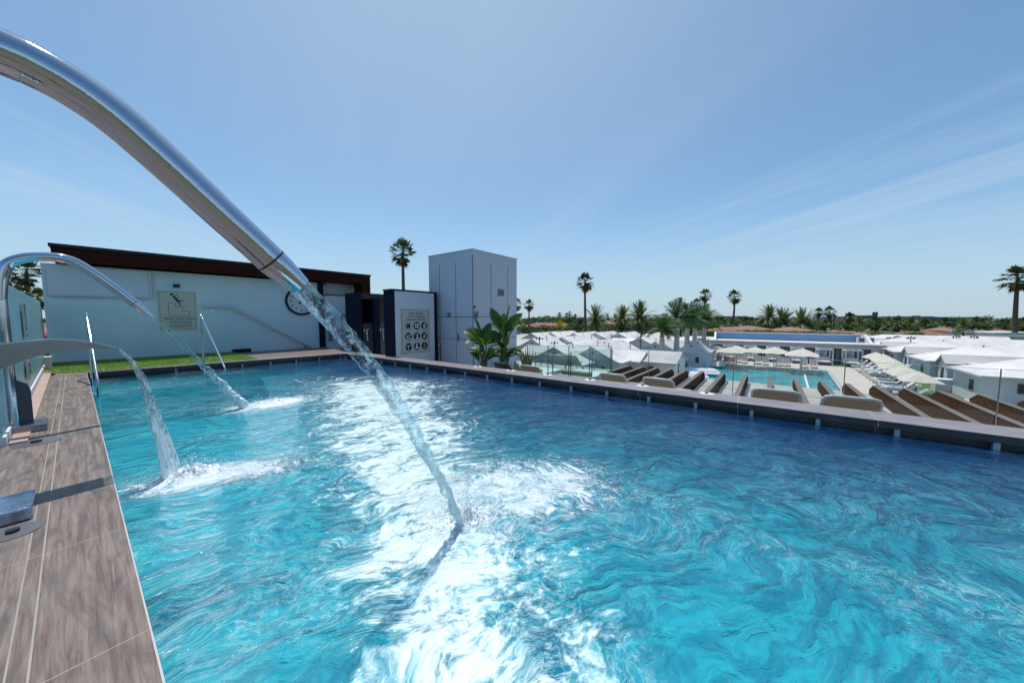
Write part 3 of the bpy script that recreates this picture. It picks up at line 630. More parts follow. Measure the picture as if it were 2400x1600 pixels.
# rules board
rb=Board('pool_rules_sign','tall cream POOL RULES board with nine round navy icons on the sign wall',spt(939.5,724,.012) if False else hit(939.5,724,SP+SN*.012,W),hit(1007,824,SP+SN*.012,W),W,SN)
for y,bt in ((.095,'POOL RULES'),(.165,'POOL REGELN'),(.235,'NORMAS PISCINA')):
    text('lettering',bt,rb.h*.066,rb.p(.5,y,.022),W,SN,inkm,rb.t)
cxs=(.225,.52,.80); cys=(.375,.61,.845); rc=rb.w*.118
def ic(i,j): return cxs[i],cys[j]
for j in range(3):
    for i in range(3):
        x,y=ic(i,j); mb=MB(); rb.circ(mb,x,y,rc,n=28); o=mb.build('round_icon',inkm,rb.t)
        k=rc/rb.w; ky=rc/rb.h; P=lambda a,b:(x+a*k,y+b*ky)
        mw=MB(); mo=MB(); lw=rc*.16; S_=.0262
        if (i,j)==(0,0): rb.circ(mw,x,y,rc*.86,o=S_,r0=rc*.72,n=24); [rb.line(mw,[P(.55*math.cos(q),.55*math.sin(q)),P(.72*math.cos(q),.72*math.sin(q))],lw,o=S_) for q in [z*math.pi/2 for z in range(4)]]
        if (i,j)==(1,0):
            for s in (-.32,.32): rb.circ(mw,*P(s*1.1,-.3),rc*.27,o=S_,n=14); rb.circ(mw,*P(s*.9,.42),rc*.2,o=S_,n=14); rb.line(mw,[P(s,-.2),P(s*.9,.4)],rc*.28,o=S_+.0003)
        if (i,j)==(2,0): rb.line(mw,[P(.45,.7),P(.45,-.6),P(.1,-.75),P(-.1,-.5)],lw*.7,o=S_); rb.circ(mw,*P(-.1,-.2),rc*.15,o=S_,n=12); rb.line(mw,[P(-.35,-.15),P(-.1,.1),P(.15,-.15)],lw,o=S_); rb.line(mw,[P(-.1,.05),P(-.1,.75)],rc*.26,o=S_+.0004)
        if j==1:
            if i==0: rb.circ(mw,*P(-.45,.0),rc*.14,o=S_,n=12); rb.line(mw,[P(-.3,.1),P(.2,-.15),P(.5,-.55)],lw*1.3,o=S_); rb.line(mw,[P(-.6,.5),P(.6,.5)],lw*.7,o=S_); rb.line(mw,[P(-.5,.65),P(.5,.65)],lw*.7,o=S_)
            if i==1: rb.circ(mw,*P(.1,-.55),rc*.17,o=S_,n=12); rb.line(mw,[P(.1,-.4),P(.1,.1)],lw*1.6,o=S_); rb.poly(mw,[P(-.3,.75),P(.35,.75),P(.25,.2),P(-.1,.2)],o=S_+.0003)
            if i==2: rb.line(mw,[P(.5,-.6),P(-.05,.1)],lw*1.6,o=S_); rb.poly(mw,[P(-.5,.3),P(-.1,0),P(.2,.3),P(-.2,.65)],o=S_+.0003)
            rb.line(mo,[P(-.65,-.6),P(.65,.65)],lw*.8,o=S_+.0012)
        if (i,j)==(0,2): rb.line(mw,[P(-.75,-.25),P(.8,-.3)],lw*.9,o=S_); rb.line(mw,[P(-.15,-.2),P(-.1,.75)],lw*.9,o=S_)
        if (i,j)==(1,2): rb.line(mw,[P(-.1,-.7),P(-.1,.15)],rc*.3,o=S_); [rb.line(mw,[P(-.5,q),P(.6,q-.05)],lw,o=S_+.0003) for q in (.3,.55)]
        if (i,j)==(2,2): rb.line(mo,[P(0,-.7),P(0,.35)],lw*1.3,o=S_); rb.line(mo,[P(-.45,-.25),P(.45,-.25)],lw*1.3,o=S_+.0004); rb.line(mw,[P(-.5,.3),P(-.3,.55),P(0,.62),P(.3,.55),P(.5,.3)],lw*.5,o=S_)
        if mw.v: mw.build('icon_mark',wink,o,world=True)
        if mo.v: mo.build('icon_stroke',orange,o,world=True)
# ---------- lift tower
TC=plane_thing(1108.6,14.6*.875)
tw=thing('lift_tower','tall square tower clad in smooth blue-grey metal panels behind the showers','tower',(TC.x,TC.y,-.55),R(ANG))
panel=M_('blue_grey_panel',(.48,.54,.63),.42,.0,.05,.6,spec=.35)
seam=M_('panel_joint',(.05,.07,.11),.5)
zt_=hit(1108.6,584.2,TC,W).z
a=hit(1006,700,TC,U); b=hit(1211,700,TC,W); la=(a-TC).dot(U); lb=(b-TC).dot(W)
mb=MB(); mb.prism([(0,0),(lb,0),(lb,la),(0,la)],(TC.x,TC.y,-4.9),W,U,Z,4.9+zt_); mb.build('cladding',panel,tw)
mb=MB()
def seamz(z,side):
    if side: mb.obox(Vector((TC.x,TC.y,z))+W*(lb/2),W,U,Z,lb,.012,.018)
    else: mb.obox(Vector((TC.x,TC.y,z))+U*(la/2),W,U,Z,.012,la,.018)
for px in (1031,1068.5): s=(hit(px,700,TC,U)-TC).dot(U); mb.obox(Vector((TC.x,TC.y,-.5+zt_/2-.2))+U*s,W,U,Z,.012,.018,zt_+.6)
for px in (1150.5,1190): s=(hit(px,700,TC,W)-TC).dot(W); mb.obox(Vector((TC.x,TC.y,-.5+zt_/2-.2))+W*s,W,U,Z,.018,.012,zt_+.6)
for py in (742.5,797): z_=hit(1109,py,TC,W).z; seamz(z_,0); seamz(z_,1)
mb.obox(Vector((TC.x,TC.y,zt_/2-.7)),W,U,Z,.02,.02,zt_+1.0)
mb.build('panel_joints',seam,tw)
mb=MB(); mb.prism([(-.02,-.02),(lb+.02,-.02),(lb+.02,la+.02),(-.02,la+.02)],(TC.x,TC.y,zt_),W,U,Z,.025); mb.build('top_trim',M_('trim_grey',(.5,.55,.62),.4),tw)
def on(px,py,D,off=.0): return hit(px,py,TC-((U if D is W else W)*off),D)
a=on(1166.5,677,W); b=on(1181,694.5,W); wv=(b-a).dot(W); hv=a.z-b.z
mb=MB(); [mb.obox(a+W*(wv/2)-Z*(hv*(i+.5)/9)-U*.012,W,U,Z,wv,.024,hv/9*.45) for i in range(9)]; g_=mb.build('vent_grille',M_('vent_dark',(.10,.11,.13),.5),tw)
def tthing(nm,lb_,cat,p,build): q=thing(nm,lb_,cat,p); build(q); return q
p=on(1051,737.5,U,.012)
def b_(q):
    mb=MB(); mb.obox(p,U,Z,W,.22,.16,.02); mb.build('panel',M_('exit_green',(.01,.10,.05),.4),q)
    mb=MB(); mb.obox(p-W*.012+U*.05,U,Z,W,.05,.10,.006); mb.obox(p-W*.012-U*.06+Z*.02,U,Z,W,.03,.06,.006); mb.obox(p-W*.013-U*.07-Z*.03,U,Z,W,.06,.025,.006); mb.obox(p-W*.012-U*.005,U,Z,W,.04,.015,.006); mb.build('running_figure',M_('exit_pale',(.5,.7,.5),.4),q)
tthing('exit_sign','small green emergency exit sign on the left face of the tower','exit sign',p,b_)
p2=on(1113,719,W,.05); tthing('security_camera','small round black security camera near the tower corner','camera',p2,lambda q:(MB().tube([p2+U*.05,p2,p2-U*.02],[.03,.045,.02],14).build('dome',black,q),MB().obox(p2+U*.045,W,U,Z,.07,.012,.07).build('mount',white,q)))
p3=on(1118,737,W,.10)
def b3(q):
    ax=(W*.8-U*.6).normalized(); ay=Z.cross(ax)
    mb=MB(); mb.obox(p3,ax,ay,(Z+ax*.12).normalized(),.05,.17,.27); mb.build('housing',M_('flood_grey',(.16,.2,.25),.4),q,bevel=.006)
    mb=MB(); mb.obox(p3+ax*.03,ax,ay,(Z+ax*.12).normalized(),.012,.14,.22); mb.build('glass_front',M_('flood_glass',(.35,.4,.36),.15),q); mb=MB(); mb.obox(p3+U*.06,W,U,Z,.03,.1,.03); mb.build('arm',black,q)
tthing('floodlight','grey tilted floodlight on the tower above the banana plants','floodlight',p3,b3)
p4=on(1152,739,W,.03); tthing('lamp_box','small grey box lamp on the tower seam right of the floodlight','lamp',p4,lambda q:(MB().obox(p4,W,U,Z,.12,.08,.07).build('box_body',darkcap,q),MB().obox(p4-Z*.038,W,U,Z,.1,.06,.006).build('lens',M_('frosted_lens',(.6,.62,.6),.3),q)))
p5=on(1074,791,U,.02)
def b5(q):
    for dz,rr_ in ((.10,.028),(.02,.03),(-.07,.028)): mb=MB(); mb.disc(p5+Z*dz-U*.0,U,Z,-W,rr_,.03,14); mb.build('call_button' if dz<.05 else 'indicator',M_('button_dark',(.06,.08,.12),.3),q)
    mb=MB(); mb.obox(p5+W*.012,U,Z,W,.07,.34,.012); mb.build('plate',M_('button_plate',(.4,.45,.52),.3,.6),q)
tthing('call_panel','small lift call panel with round buttons low on the tower','call panel',p5,b5)
a=on(1070,835,U,.004); 
mb=MB(); p6=on(1084,836,U,.01)
# drainpipe between sign wall and tower
dp=on(1029,820,U,.08); q=thing('drainpipe','short grey pipe standing between the sign wall and the tower','pipe',(dp.x,dp.y,-.55)); zt2=on(1029,803,U,.08).z
MB().tube([(dp.x,dp.y,-.55),(dp.x,dp.y,zt2)],.05,12).build('pipe_body',steelb,q); MB().disc((dp.x,dp.y,zt2-.1),W,U,Z,.062,.04,14).build('collar',steel,q)
# ---------- lounger deck
deckm=M_('deck_pale_tile',(.50,.49,.47),.6,0,.08,1,.002,25)
mb=MB(); q=[K+RD*17.5-n*wR*.5,K-n*wR*.5-RD*.3,K-n2*.45-RD*.3-FD*6,v2(TC)-W*4+U*5,v2(TC)+W*6+U*4]
RA=v2(G(2346.7,865.6,.93)); RB=v2(G(1435,815.5,.93)); RT=(RB-RA).normalized()   # glass rail line
q=[K+RD*17.5-n*(wR*.5),K-n*(wR*.5)-RD*.2,K-FD*5-n2*.3,v2(TC)-W*4.5+U*4,v2(TC)+W*7+U*4,RB+RT*6,RB+RT*.6,RA-RT*9]
mb.prism([(p.x,p.y) for p in q],(0,0,CZ-Hd-.2),(1,0,0),(0,1,0),Z,.2); struct('lounger_deck',mb,deckm)
def smooth_pts(pts,n=6):
    P=[Vector(p) for p in pts]; out=[]
    for i in range(len(P)-1):
        p0=P[max(i-1,0)];p1=P[i];p2=P[i+1];p3=P[min(i+2,len(P)-1)]
        for k in range(n):
            t=k/n; out.append(.5*((2*p1)+(p2-p0)*t+(2*p0-5*p1+4*p2-p3)*t*t+(3*p1-p0-3*p2+p3)*t**3))
    out.append(P[-1]); return out
def fixn(o):
    import bmesh
    bm=bmesh.new(); bm.from_mesh(o.data); bmesh.ops.remove_doubles(bm,verts=bm.verts,dist=1e-5); bmesh.ops.recalc_face_normals(bm,faces=bm.faces); bm.to_mesh(o.data); bm.free(); o.data.update()
# ---------- jet water
def mat_jet():
    m,t,out=newmat('jet_water'); g=t.n('ShaderNodeBsdfGlass'); g.inputs['IOR'].default_value=1.33; g.inputs['Roughness'].default_value=.01; g.inputs[0].default_value=(.93,.99,1,1)
    o=t.n('ShaderNodeTexCoord').outputs['Object']
    h=t.noise(t.mapv(o,(1,1,.45)),20,2,.5,.6); t.lk(t.bump(h,1.,.03),g.inputs['Normal'])
    tr=t.n('ShaderNodeBsdfTransparent'); tr.inputs[0].default_value=(.9,.97,1,1)
    df=t.n('ShaderNodeBsdfDiffuse'); df.inputs[0].default_value=(.78,.88,.9,1)
    m1=t.n('ShaderNodeMixShader'); t.lk(t.ss(t.noise(t.mapv(o,(1,1,.4)),14,3,.6,1.),.36,.60,.52,.96),m1.inputs[0]); t.lk(g.outputs[0],m1.inputs[1]); t.lk(tr.outputs[0],m1.inputs[2])
    m2=t.n('ShaderNodeMixShader'); s_=t.n('ShaderNodeSeparateXYZ'); t.lk(t.n('ShaderNodeNewGeometry').outputs['Position'],s_.inputs[0]); lowz=t.ss(s_.outputs[2],-.15,.9,1.,0.)
    t.lk(t.m('MULTIPLY',t.ss(t.m('ADD',t.noise(t.mapv(o,(1,1,.5)),24,4,.65,.8),t.m('MULTIPLY',lowz,.20)),.53,.66),t.m('MULTIPLY_ADD',lowz,.55,.38)),m2.inputs[0]); t.lk(m1.outputs[0],m2.inputs[1]); t.lk(df.outputs[0],m2.inputs[2]); t.lk(m2.outputs[0],out.inputs[0]); return m
jetm=mat_jet(); foamm=M_('white_foam',(.68,.75,.79),.6,0,.06,20,.01,60)
def jet(name,label,pts,rads,seed,lump=.16,flat=None,freq=9,n=28,strands=False):
    P=smooth_pts(pts,26); m=len(P); Rr=[]
    for i in range(m):
        f=i/(m-1)*(len(rads)-1); k=min(int(f),len(rads)-2); Rr.append(rads[k]+(rads[k+1]-rads[k])*(f-k))
    vs=[];prev=None
    for i,p in enumerate(P):
        tt=(P[min(i+1,m-1)]-P[max(i-1,0)]).normalized()
        if prev is None: x=tt.cross(U if True else Z).normalized(); x=(U-tt*U.dot(tt)).normalized()
        else: x=(prev-tt*prev.dot(tt)).normalized()
        prev=x; y=x.cross(tt); fr=i/(m-1)
        for k in range(n):
            q=2*math.pi*k/n; e=x*math.cos(q)+y*math.sin(q)
            base=p+e*Rr[i]*.8
            d=mnoise.noise((base-tt*base.dot(tt)*.35)*freq+Vector((seed,0,0)))*.9+mnoise.noise((base-tt*base.dot(tt)*.4)*freq*2.7+Vector((0,seed,0)))*.75
            if strands: d+=.7*math.sin(q*5+fr*9)*.4
            r=Rr[i]*(1+d*lump*(.35+1.9*fr))
            if flat: vs.append(p+x*math.cos(q)*r*flat[0]+y*math.sin(q)*r*(flat[1]+(flat[2]-flat[1])*fr))
            else: vs.append(p+e*r)
    fs=[]
    for i in range(m-1):
        for k in range(n): a=i*n+k; b=i*n+(k+1)%n; fs.append((a,b,b+n,a+n))
    fs.append(tuple(range(n))); fs.append(tuple(range((m-1)*n,m*n))[::-1])
    t=thing(name,label,'water jet',P[0]); mb=MB(); mb.add(vs,fs,True); o=mb.build('stream',jetm,t); fixn(o)
    for p_ in o.data.polygons: p_.use_smooth=True
    # torn droplets along the lower half
    random.seed(int(seed*7)); mb=MB()
    for _ in range(260):
        f=.2+.8*random.random()**.6; p=P[int(f*(m-1))]; r0=Rr[int(f*(m-1))]
        c=p+Vector((random.gauss(0,1),random.gauss(0,1),random.gauss(0,.8))).normalized()*r0*random.uniform(1.0,1.0+1.1*f**2); s=random.uniform(.0015,.006)
        ico(mb,c,s)
    mb.build('droplets',jetm,t)['kind']='stuff'
    return t
ICO=None
def ico(mb,c,s,sz=None):
    f=(1+5**.5)/2
    vv=[(-1,f,0),(1,f,0),(-1,-f,0),(1,-f,0),(0,-1,f),(0,1,f),(0,-1,-f),(0,1,-f),(f,0,-1),(f,0,1),(-f,0,-1),(-f,0,1)]
    ff=[(0,11,5),(0,5,1),(0,1,7),(0,7,10),(0,10,11),(1,5,9),(5,11,4),(11,10,2),(10,7,6),(7,1,8),(3,9,4),(3,4,2),(3,2,6),(3,6,8),(3,8,9),(4,9,5),(2,4,11),(6,2,10),(8,6,7),(9,8,1)]
    k=1/1.9
    mb.add([c+Vector((a*k*s,b*k*s,d*k*s*(sz or 1))) for a,b,d in vv],ff,True)
def splash(name,label,c,rx,ry,rot,hgt,seed,nd=500):
    t=thing(name,label,'splash',(c.x,c.y,zw)); random.seed(seed)
    mb=MB(); nr,na=40,120; vs=[];fs=[]; ax=Vector((math.cos(rot),math.sin(rot),0)); ay=Vector((-ax.y,ax.x,0))
    for i in range(nr+1):
        f=i/nr
        for k in range(na):
            q=2*math.pi*k/na; p=c+ax*(rx*f*math.cos(q))+ay*(ry*f*math.sin(q))
            ed=1+.45*mnoise.noise(Vector((math.cos(q)*1.5,math.sin(q)*1.5,seed)))
            p=c+(p-c)*ed
            h=hgt*math.exp(-(f*2.4)**2)*(1+.5*mnoise.noise(p*9))+(1-f)*(.040*mnoise.noise(p*16)+.030*mnoise.noise(p*38)+.016*mnoise.noise(p*80))+.004*(1-f)-.016*f
            vs.append(Vector((p.x,p.y,zw+h)))
    for i in range(nr):
        for k in range(na): a=i*na+k; b=i*na+(k+1)%na; fs.append((a,a+na,b+na,b))
    mb.add(vs,fs,True); o=mb.build('foam_mound',foamm,t); 
    mb=MB()
    for _ in range(nd):
        f=abs(random.gauss(0,.55)); q=random.random()*6.28; p=c+ax*(rx*f*math.cos(q))+ay*(ry*f*math.sin(q))
        ico(mb,Vector((p.x,p.y,zw+.01+abs(random.gauss(0,1))*hgt*1.6*math.exp(-f*1.2))),random.uniform(.003,.008))
    mb.build('droplets',foamm,t)['kind']='stuff'
    return t
# ---------- fountain A : big near cannon
SA=G(1085,1225,Hw); SAp=v2(SA)
def pl(S,pts): return [hit(x,y,v2(S),W) for x,y in pts]
cA=[(0,121),(70,150),(145,190),(213,239),(275,292),(330,345),(400,415),(470,482),(540,543),(600,594),(637,611)]
# centre line from the two outlines measured on the photograph
up=[(0,55),(200,150),(400,262),(600,395),(770,530),(900,650),(1100,835),(1300,1030),(1500,1220),(1590,1310)]
lo=[(0,290),(160,350),(330,435),(500,545),(650,660),(790,780),(985,955),(1180,1130),(1385,1312),(1475,1393)]
cA=[((a[0]+b[0])/2/2.412,(a[1]+b[1])/2/2.412+50) for a,b in zip(up,lo)]
PA=pl(SA,cA)
rA=.0645
base=SAp-W*2.57*.875; 
first=PA[0]; d0=(PA[0]-PA[1]).normalized()
# bend off-frame down to the base plate
back=[first+d0*.25+Z*(-.01),first+d0*.50-Z*.07]
topz=back[-1].z
vert=Vector((back[-1].x,back[-1].y,0))-W*.22
back+= [Vector((vert.x,vert.y,topz-.28)),Vector((vert.x,vert.y,topz-.8)),Vector((vert.x,vert.y,.1))]
fa=thing('water_cannon','large polished steel pool water cannon arching in from the left, nearest the camera','water cannon',(vert.x,vert.y,0),R(ANG))
pts=smooth_pts(back[::-1]+PA,8)
mb=MB(); mb.tube(pts,rA,32); mb.build('pipe',steel,fa)
tipc=hit(705,671,v2(SA),W); jc=PA[-1]
tp_=[jc,jc.lerp(tipc,.03),jc.lerp(tipc,.3),jc.lerp(tipc,.65),tipc]
mb=MB(); mb.tube(tp_,[rA*1.015,rA*1.015,rA*.98,rA*.84,rA*.70],32,caps=False); mb.tube(tp_[::-1],[rA*.66,rA*.8,rA*.93,rA*.95,rA*.95],32,caps=False); mb.build('nozzle',steel,fa)
mb=MB(); mb.tube([jc-(tipc-jc).normalized()*.004,jc+(tipc-jc).normalized()*.004],rA*1.022,32); mb.build('joint_ring',black,fa)
mb=MB(); mb.obox((vert.x,vert.y,.05),W,U,Z,.42,.42,.10); mb.build('base_plate',steelb,fa,bevel=.01)
jw=[tipc-(tipc-jc).normalized()*.05]+pl(SA,[(762,733),(826,806),(886,880),(940,960),(993,1050),(1040,1140),(1078,1222)])
jw.append(jw[-1]+(jw[-1]-jw[-2]).normalized()*.08)
jet('water_jet','thick rippled water jet pouring from the big near cannon nozzle',jw,[.044,.050,.050,.047,.043,.039,.035,.030,.02],3.1,lump=.30,freq=10)
splash('splash','broad white splash under the big near water jet',G(1092,1212,Hw),.30,.19,.5,.085,11,300)
# ---------- fountain B
SB=G(575,955,Hw)
cB=[(-2,700),(0,665),(5,642),(18,619),(51,606),(94,602),(143,605),(184,619),(242,657),(314,710)]
PB=pl(SB,cB)
bb_=hit(28,960,v2(SB),W); bx=PB[0].copy(); bx.z=.08
fb=thing('water_cannon','polished steel pool water cannon further back with bolted base plate at the left edge','water cannon',(PB[0].x,PB[0].y,0),R(ANG))
PB=[bx,bx+Z*.6,Vector((bx.x,bx.y,PB[0].z-.1))]+PB
rB=.058
def rs(n): return [rB]*n
mb=MB(); pp=smooth_pts(PB,7); mb.tube(pp,rB,28); mb.build('pipe',steel,fb)
tipB=hit(360,744,v2(SB),W); jb=PB[-1]
mb=MB(); mb.tube([jb,jb.lerp(tipB,.04),jb.lerp(tipB,.5),tipB],[rB*1.02,rB*1.02,rB*.72,rB*.30],28,caps=False); mb.build('nozzle',steel,fb)
mb=MB(); mb.tube([jb-(tipB-jb).normalized()*.003,jb+(tipB-jb).normalized()*.003],rB*1.03,28); mb.build('joint_ring',black,fb)
mb=MB(); mb.obox((bx.x+W.x*.04,bx.y+W.y*.04,.045),W,U,Z,.42,.40,.09); mb.build('base_plate',steelb,fb,bevel=.008)
mb=MB(); mb.prism([(.05,.09),(.15,.09),(.15,.50),(.13,.58),(.05,.64)],(bx.x+U.x*.004,bx.y+U.y*.004,0),W,Z,-U,.012); mb.build('stiffener_fin',M_('dark_steel_fin',(.08,.10,.13),.35,.8),fb)
jb2=[tipB-(tipB-jb).normalized()*.03]+pl(SB,[(405,783),(455,836),(500,880),(540,920),(572,950)])
jb2.append(jb2[-1]+(jb2[-1]-jb2[-2]).normalized()*.08)
jet('water_jet','thin ragged water jet from the further cannon in front of the white wall',jb2,[.018,.030,.042,.050,.056,.066,.06],5.7,lump=.45,freq=13)
splash('splash','small white splash where the thin further jet lands',G(635,945,Hw),.75,.36,.75,.07,12,350)
# ---------- fountain C : curved sheet fall
SC=G(412,1110,Hw)
topc=[(-60,812),(0,806),(60,799),(115,794),(172,796),(225,803),(277,815)]
botc=[(275,819),(215,815),(160,819),(115,826),(60,842),(0,864),(-60,905)]
T_=pl(SC,topc); B_=pl(SC,botc)
def arm2(P): return [((p-v2(SC)).dot(W),p.z) for p in P]
tcv=arm2(T_); bcv=arm2(B_)
# off-frame bend back and down to the base
x0=tcv[0][0]; 
prof=[(x0-.30,.08),(x0-.42,.45),(x0-.40,.80),(x0-.28,1.10),(x0-.12,1.24)]+tcv+bcv+[(x0-.10,bcv[-1][1]-.16),(x0-.22,.72),(x0-.24,.45),(x0-.14,.08)]
fc=thing('sheet_fountain','curved flat steel waterfall spout with a wide blade, base plate at the left edge','water spout',(SC.x+W.x*(x0-.1),SC.y+W.y*(x0-.1),0),R(ANG))
mb=MB(); O=v2(SC)-U*.13; mb.prism(prof,O,W,Z,U,.26); mb.build('blade',M_('satin_steel',(.30,.34,.40),.22,1,.1,2),fc,bevel=.004)
bp=G(-20,1150,Hc-.1)
cpl=G(46,1172,Hc-.09); c0=v2(cpl)-W*.16
mb=MB(); mb.obox((c0.x,c0.y,.045),W,U,Z,.44,.40,.09); mb.build('base_plate',M_('wet_dark_steel',(.42,.50,.60),.14,.9,.3,20,.002,90),fc,bevel=.01)
# water sheet
tip=hit(275,816,v2(SC),W)
sh_c=pl(SC,[(275,813),(312,850),(340,905),(362,970),(385,1040),(405,1112)])
P=smooth_pts(sh_c,14); m=len(P); vs=[];fs=[]; n=22
for i,p in enumerate(P):
    f=i/(m-1); wdt=.26-.02*f
    for side in (0,1):
        for k in range(n+1):
            s=(k/n-.5); q=p+U*(s*wdt)
            th=.010+.010*f
            dz=mnoise.noise(Vector((s*7,f*2.2,1.3+side*4)))*.022+mnoise.noise(Vector((s*22,f*6,3.3+side)))*.012
            q=q+W*((th/2 if side else -th/2)+dz*(.3+f)); q+=Z*0
            q+=U*(mnoise.noise(Vector((f*5,s,9)))*.02*f); q+=W*(s*.13*f**.8)
            vs.append(q)
st_=2*(n+1)
for i in range(m-1):
    for k in range(n):
        a=i*st_+k; fs.append((a,a+1,a+1+st_,a+st_)); b=a+n+1; fs.append((b,b+st_,b+1+st_,b+1))
    a=i*st_; fs.append((a,a+st_,a+st_+n+1,a+n+1)); a=i*st_+n; fs.append((a,a+n+1,a+st_+n+1,a+st_))
t=thing('water_sheet','falling glassy sheet of water from the curved flat spout','water jet',P[0]); mb=MB(); mb.add(vs,fs,True); o=mb.build('sheet',jetm,t); fixn(o)
splash('splash','white foamy splash under the falling water sheet',G(450,1110,Hw),.42,.26,.6,.07,13,350)
# ---------- stair rails
def rail(name,label,top,rear_b,front_k,front_b):
    t=thing(name,label,'handrail',rear_b)
    h=(top.z)
    a=Vector((rear_b.x,rear_b.y,zw-.3)); b=Vector((rear_b.x,rear_b.y,h-.10)); c=b+Z*.085+(v2(front_k-rear_b).normalized())*.045; d=b+Z*.02+(v2(front_k-rear_b).normalized())*.11
    fk=Vector((front_k.x,front_k.y,front_k.z)); e=Vector((front_k.x,front_k.y,zw-.35))
    mid=d.lerp(fk,.97)
    pts=[a,b-Z*.05]+smooth_pts([b,c,d],5)+[d.lerp(fk,.05),mid]+smooth_pts([mid.lerp(fk,.6),fk+ (fk-d).normalized()*.02-Z*.03,Vector((fk.x,fk.y,fk.z-.12))],4)+[e]
    MB().tube(pts,.024,16).build('tube',steel,t)
    for q in (a,): mb=MB(); mb.tube([Vector((q.x,q.y,zw-.02)),Vector((q.x,q.y,zw+.012))],.045,16); mb.build('flange',steel,t)
    return t
rb1=G(479,871,Hw); tp1=atY(470,737,rb1.y); rail('stair_handrail','right steel grab rail by the pool steps, in front of the white wall',tp1,rb1,atY(527,862,G(529,890,Hw).y),None)
rb2=G(217,903,Hw); tp2=atY(206,733,rb2.y); fk=atY(229,893,G(231,928,Hw).y); rail('stair_handrail','left steel grab rail by the pool steps, beside the timber-look deck',tp2,rb2,fk,None)
# ---------- teal glass screen on the left
D=v2(FB1-FB0).normalized(); FA=FB0-D*3.0
zf=(hit(12.2,664.5,FB0,D).z+hit(98,709.4,FB0,D).z)/2
fe=hit(97,760,FB0,D)
nlf=Vector((D.y,-D.x,0)); 
if nlf.dot(v2(K-L))<0: nlf=-nlf
teal=M_('teal_frosted_glass',(.42,.66,.70),.22,0,.12,1.5,spec=.6,trans=.25)
sc_=thing('glass_screen','tall teal frosted glass screen along the left side of the deck','glass screen',(FA.x,FA.y,0),math.atan2(D.y,D.x))
Lf=(fe-FA).dot(D)+.15; n_=5; pw=Lf/n_
for i in range(n_):
    mb=MB(); mb.obox(FA+D*(pw*(i+.5))+Z*(zf/2+.07),D,nlf,Z,pw-.012,.025,zf-.14); mb.build('panel',teal,sc_)
mb=MB(); mb.obox(FA+D*(Lf/2)+Z*.05,D,nlf,Z,Lf,.06,.10); mb.build('base_rail',white,sc_)
mb=MB(); mb.obox(FA+D*(Lf/2)+Z*(.012)+nlf*.10,D,nlf,Z,Lf,.12,.02); mb.build('kerb',M_('reddish_kerb',(.42,.30,.26),.7),sc_)
class Dm: pass
def sb(px0,py0,px1,py1,nm,lab,body):
    a=hit(px0,py0,FB0+nlf*.03,D); b=hit(px1,py1,FB0+nlf*.03,D)
    bo=Board(nm,lab,a,Vector((b.x,b.y,b.z)),D,nlf); 
    mb=MB(); 
    body(bo,mb); mb.build('printed_marks',inkm,bo.t); return bo
def b1(bo,mb):
    bo.line(mb,[(.55,.12),(.45,.28),(.6,.45),(.5,.62)],.03); bo.line(mb,[(.45,.28),(.3,.2)],.025,o=.022); bo.circ(mb,.5,.09,.05); bo.circ(mb,.45,.72,.035); bo.circ(mb,.55,.93,.035)
sb(49,711,62,790,'depth_sign','narrow cream sign with a navy diving figure on the teal glass screen',b1)
def b2(bo,mb):
    for k in range(5): bo.line(mb,[(.3,.22+k*.05),(.7,.22+k*.05)],.012)
    for k in range(5): bo.line(mb,[(.3,.55+k*.05),(.7,.55+k*.05)],.012)
sb(59,844,71,880,'notice_sign','lower cream notice with small text on the teal glass screen',b2)
# beige box at the end of the screen
q=hit(112,840,FB0+nlf*.1,D); tb=thing('beige_pillar_box','small beige box at the far end of the teal screen','box',(q.x,q.y,0)); mb=MB(); mb.obox(q*1+Z*(.17-q.z),D,nlf,Z,.30,.10,.34); mb.build('box_body',M_('beige_plaster',(.5,.44,.36),.7),tb,bevel=.01); MB().obox(q*1+Z*(.35-q.z),D,nlf,Z,.33,.13,.02).build('lid',white,tb)
# pool skimmer lids and small fittings
lidm=M_('round_lid_white',(.66,.66,.66),.5)
lids=[(1140,None,'seven'),]
def lid(px,py,label,r=.12,knob=True,m=lidm):
    c=G(px,py,Hc); t=thing('skimmer_lid',label,'lid',(c.x,c.y,0),0,None)
    mb=MB(); mb.disc((c.x,c.y,.001),(1,0,0),(0,1,0),Z,r,.003,32); mb.build('disc',m,t)
    if knob: mb=MB(); mb.disc((c.x,c.y,.007),(1,0,0),(0,1,0),Z,r*.24,.014,14); mb.build('knob',black,t)
    return t
for px,py,lb in ((1120,859,'round pool lid on the coping nearest the banana plants'),(1197,868,'round pool lid on the coping below the first beige lounger'),(1283.5,878,'round pool lid on the coping right of the second lounger'),(1383,890,'round pool lid with black knob left of the third lounger'),(1506,904,'plain round pool lid between the third and fourth loungers'),(1656,922,'round pool lid with black knob in front of the timber roof ribs')):
    lid(px,py,lb)
wetm=M_('wet_lid',(.13,.13,.14),.3)
lid(85,1036,'round flush floor lid beside the further base plate',.17,True,wetm); lid(30,1247,'wet round floor lid with blue centre near the spout base',.12,True,wetm)
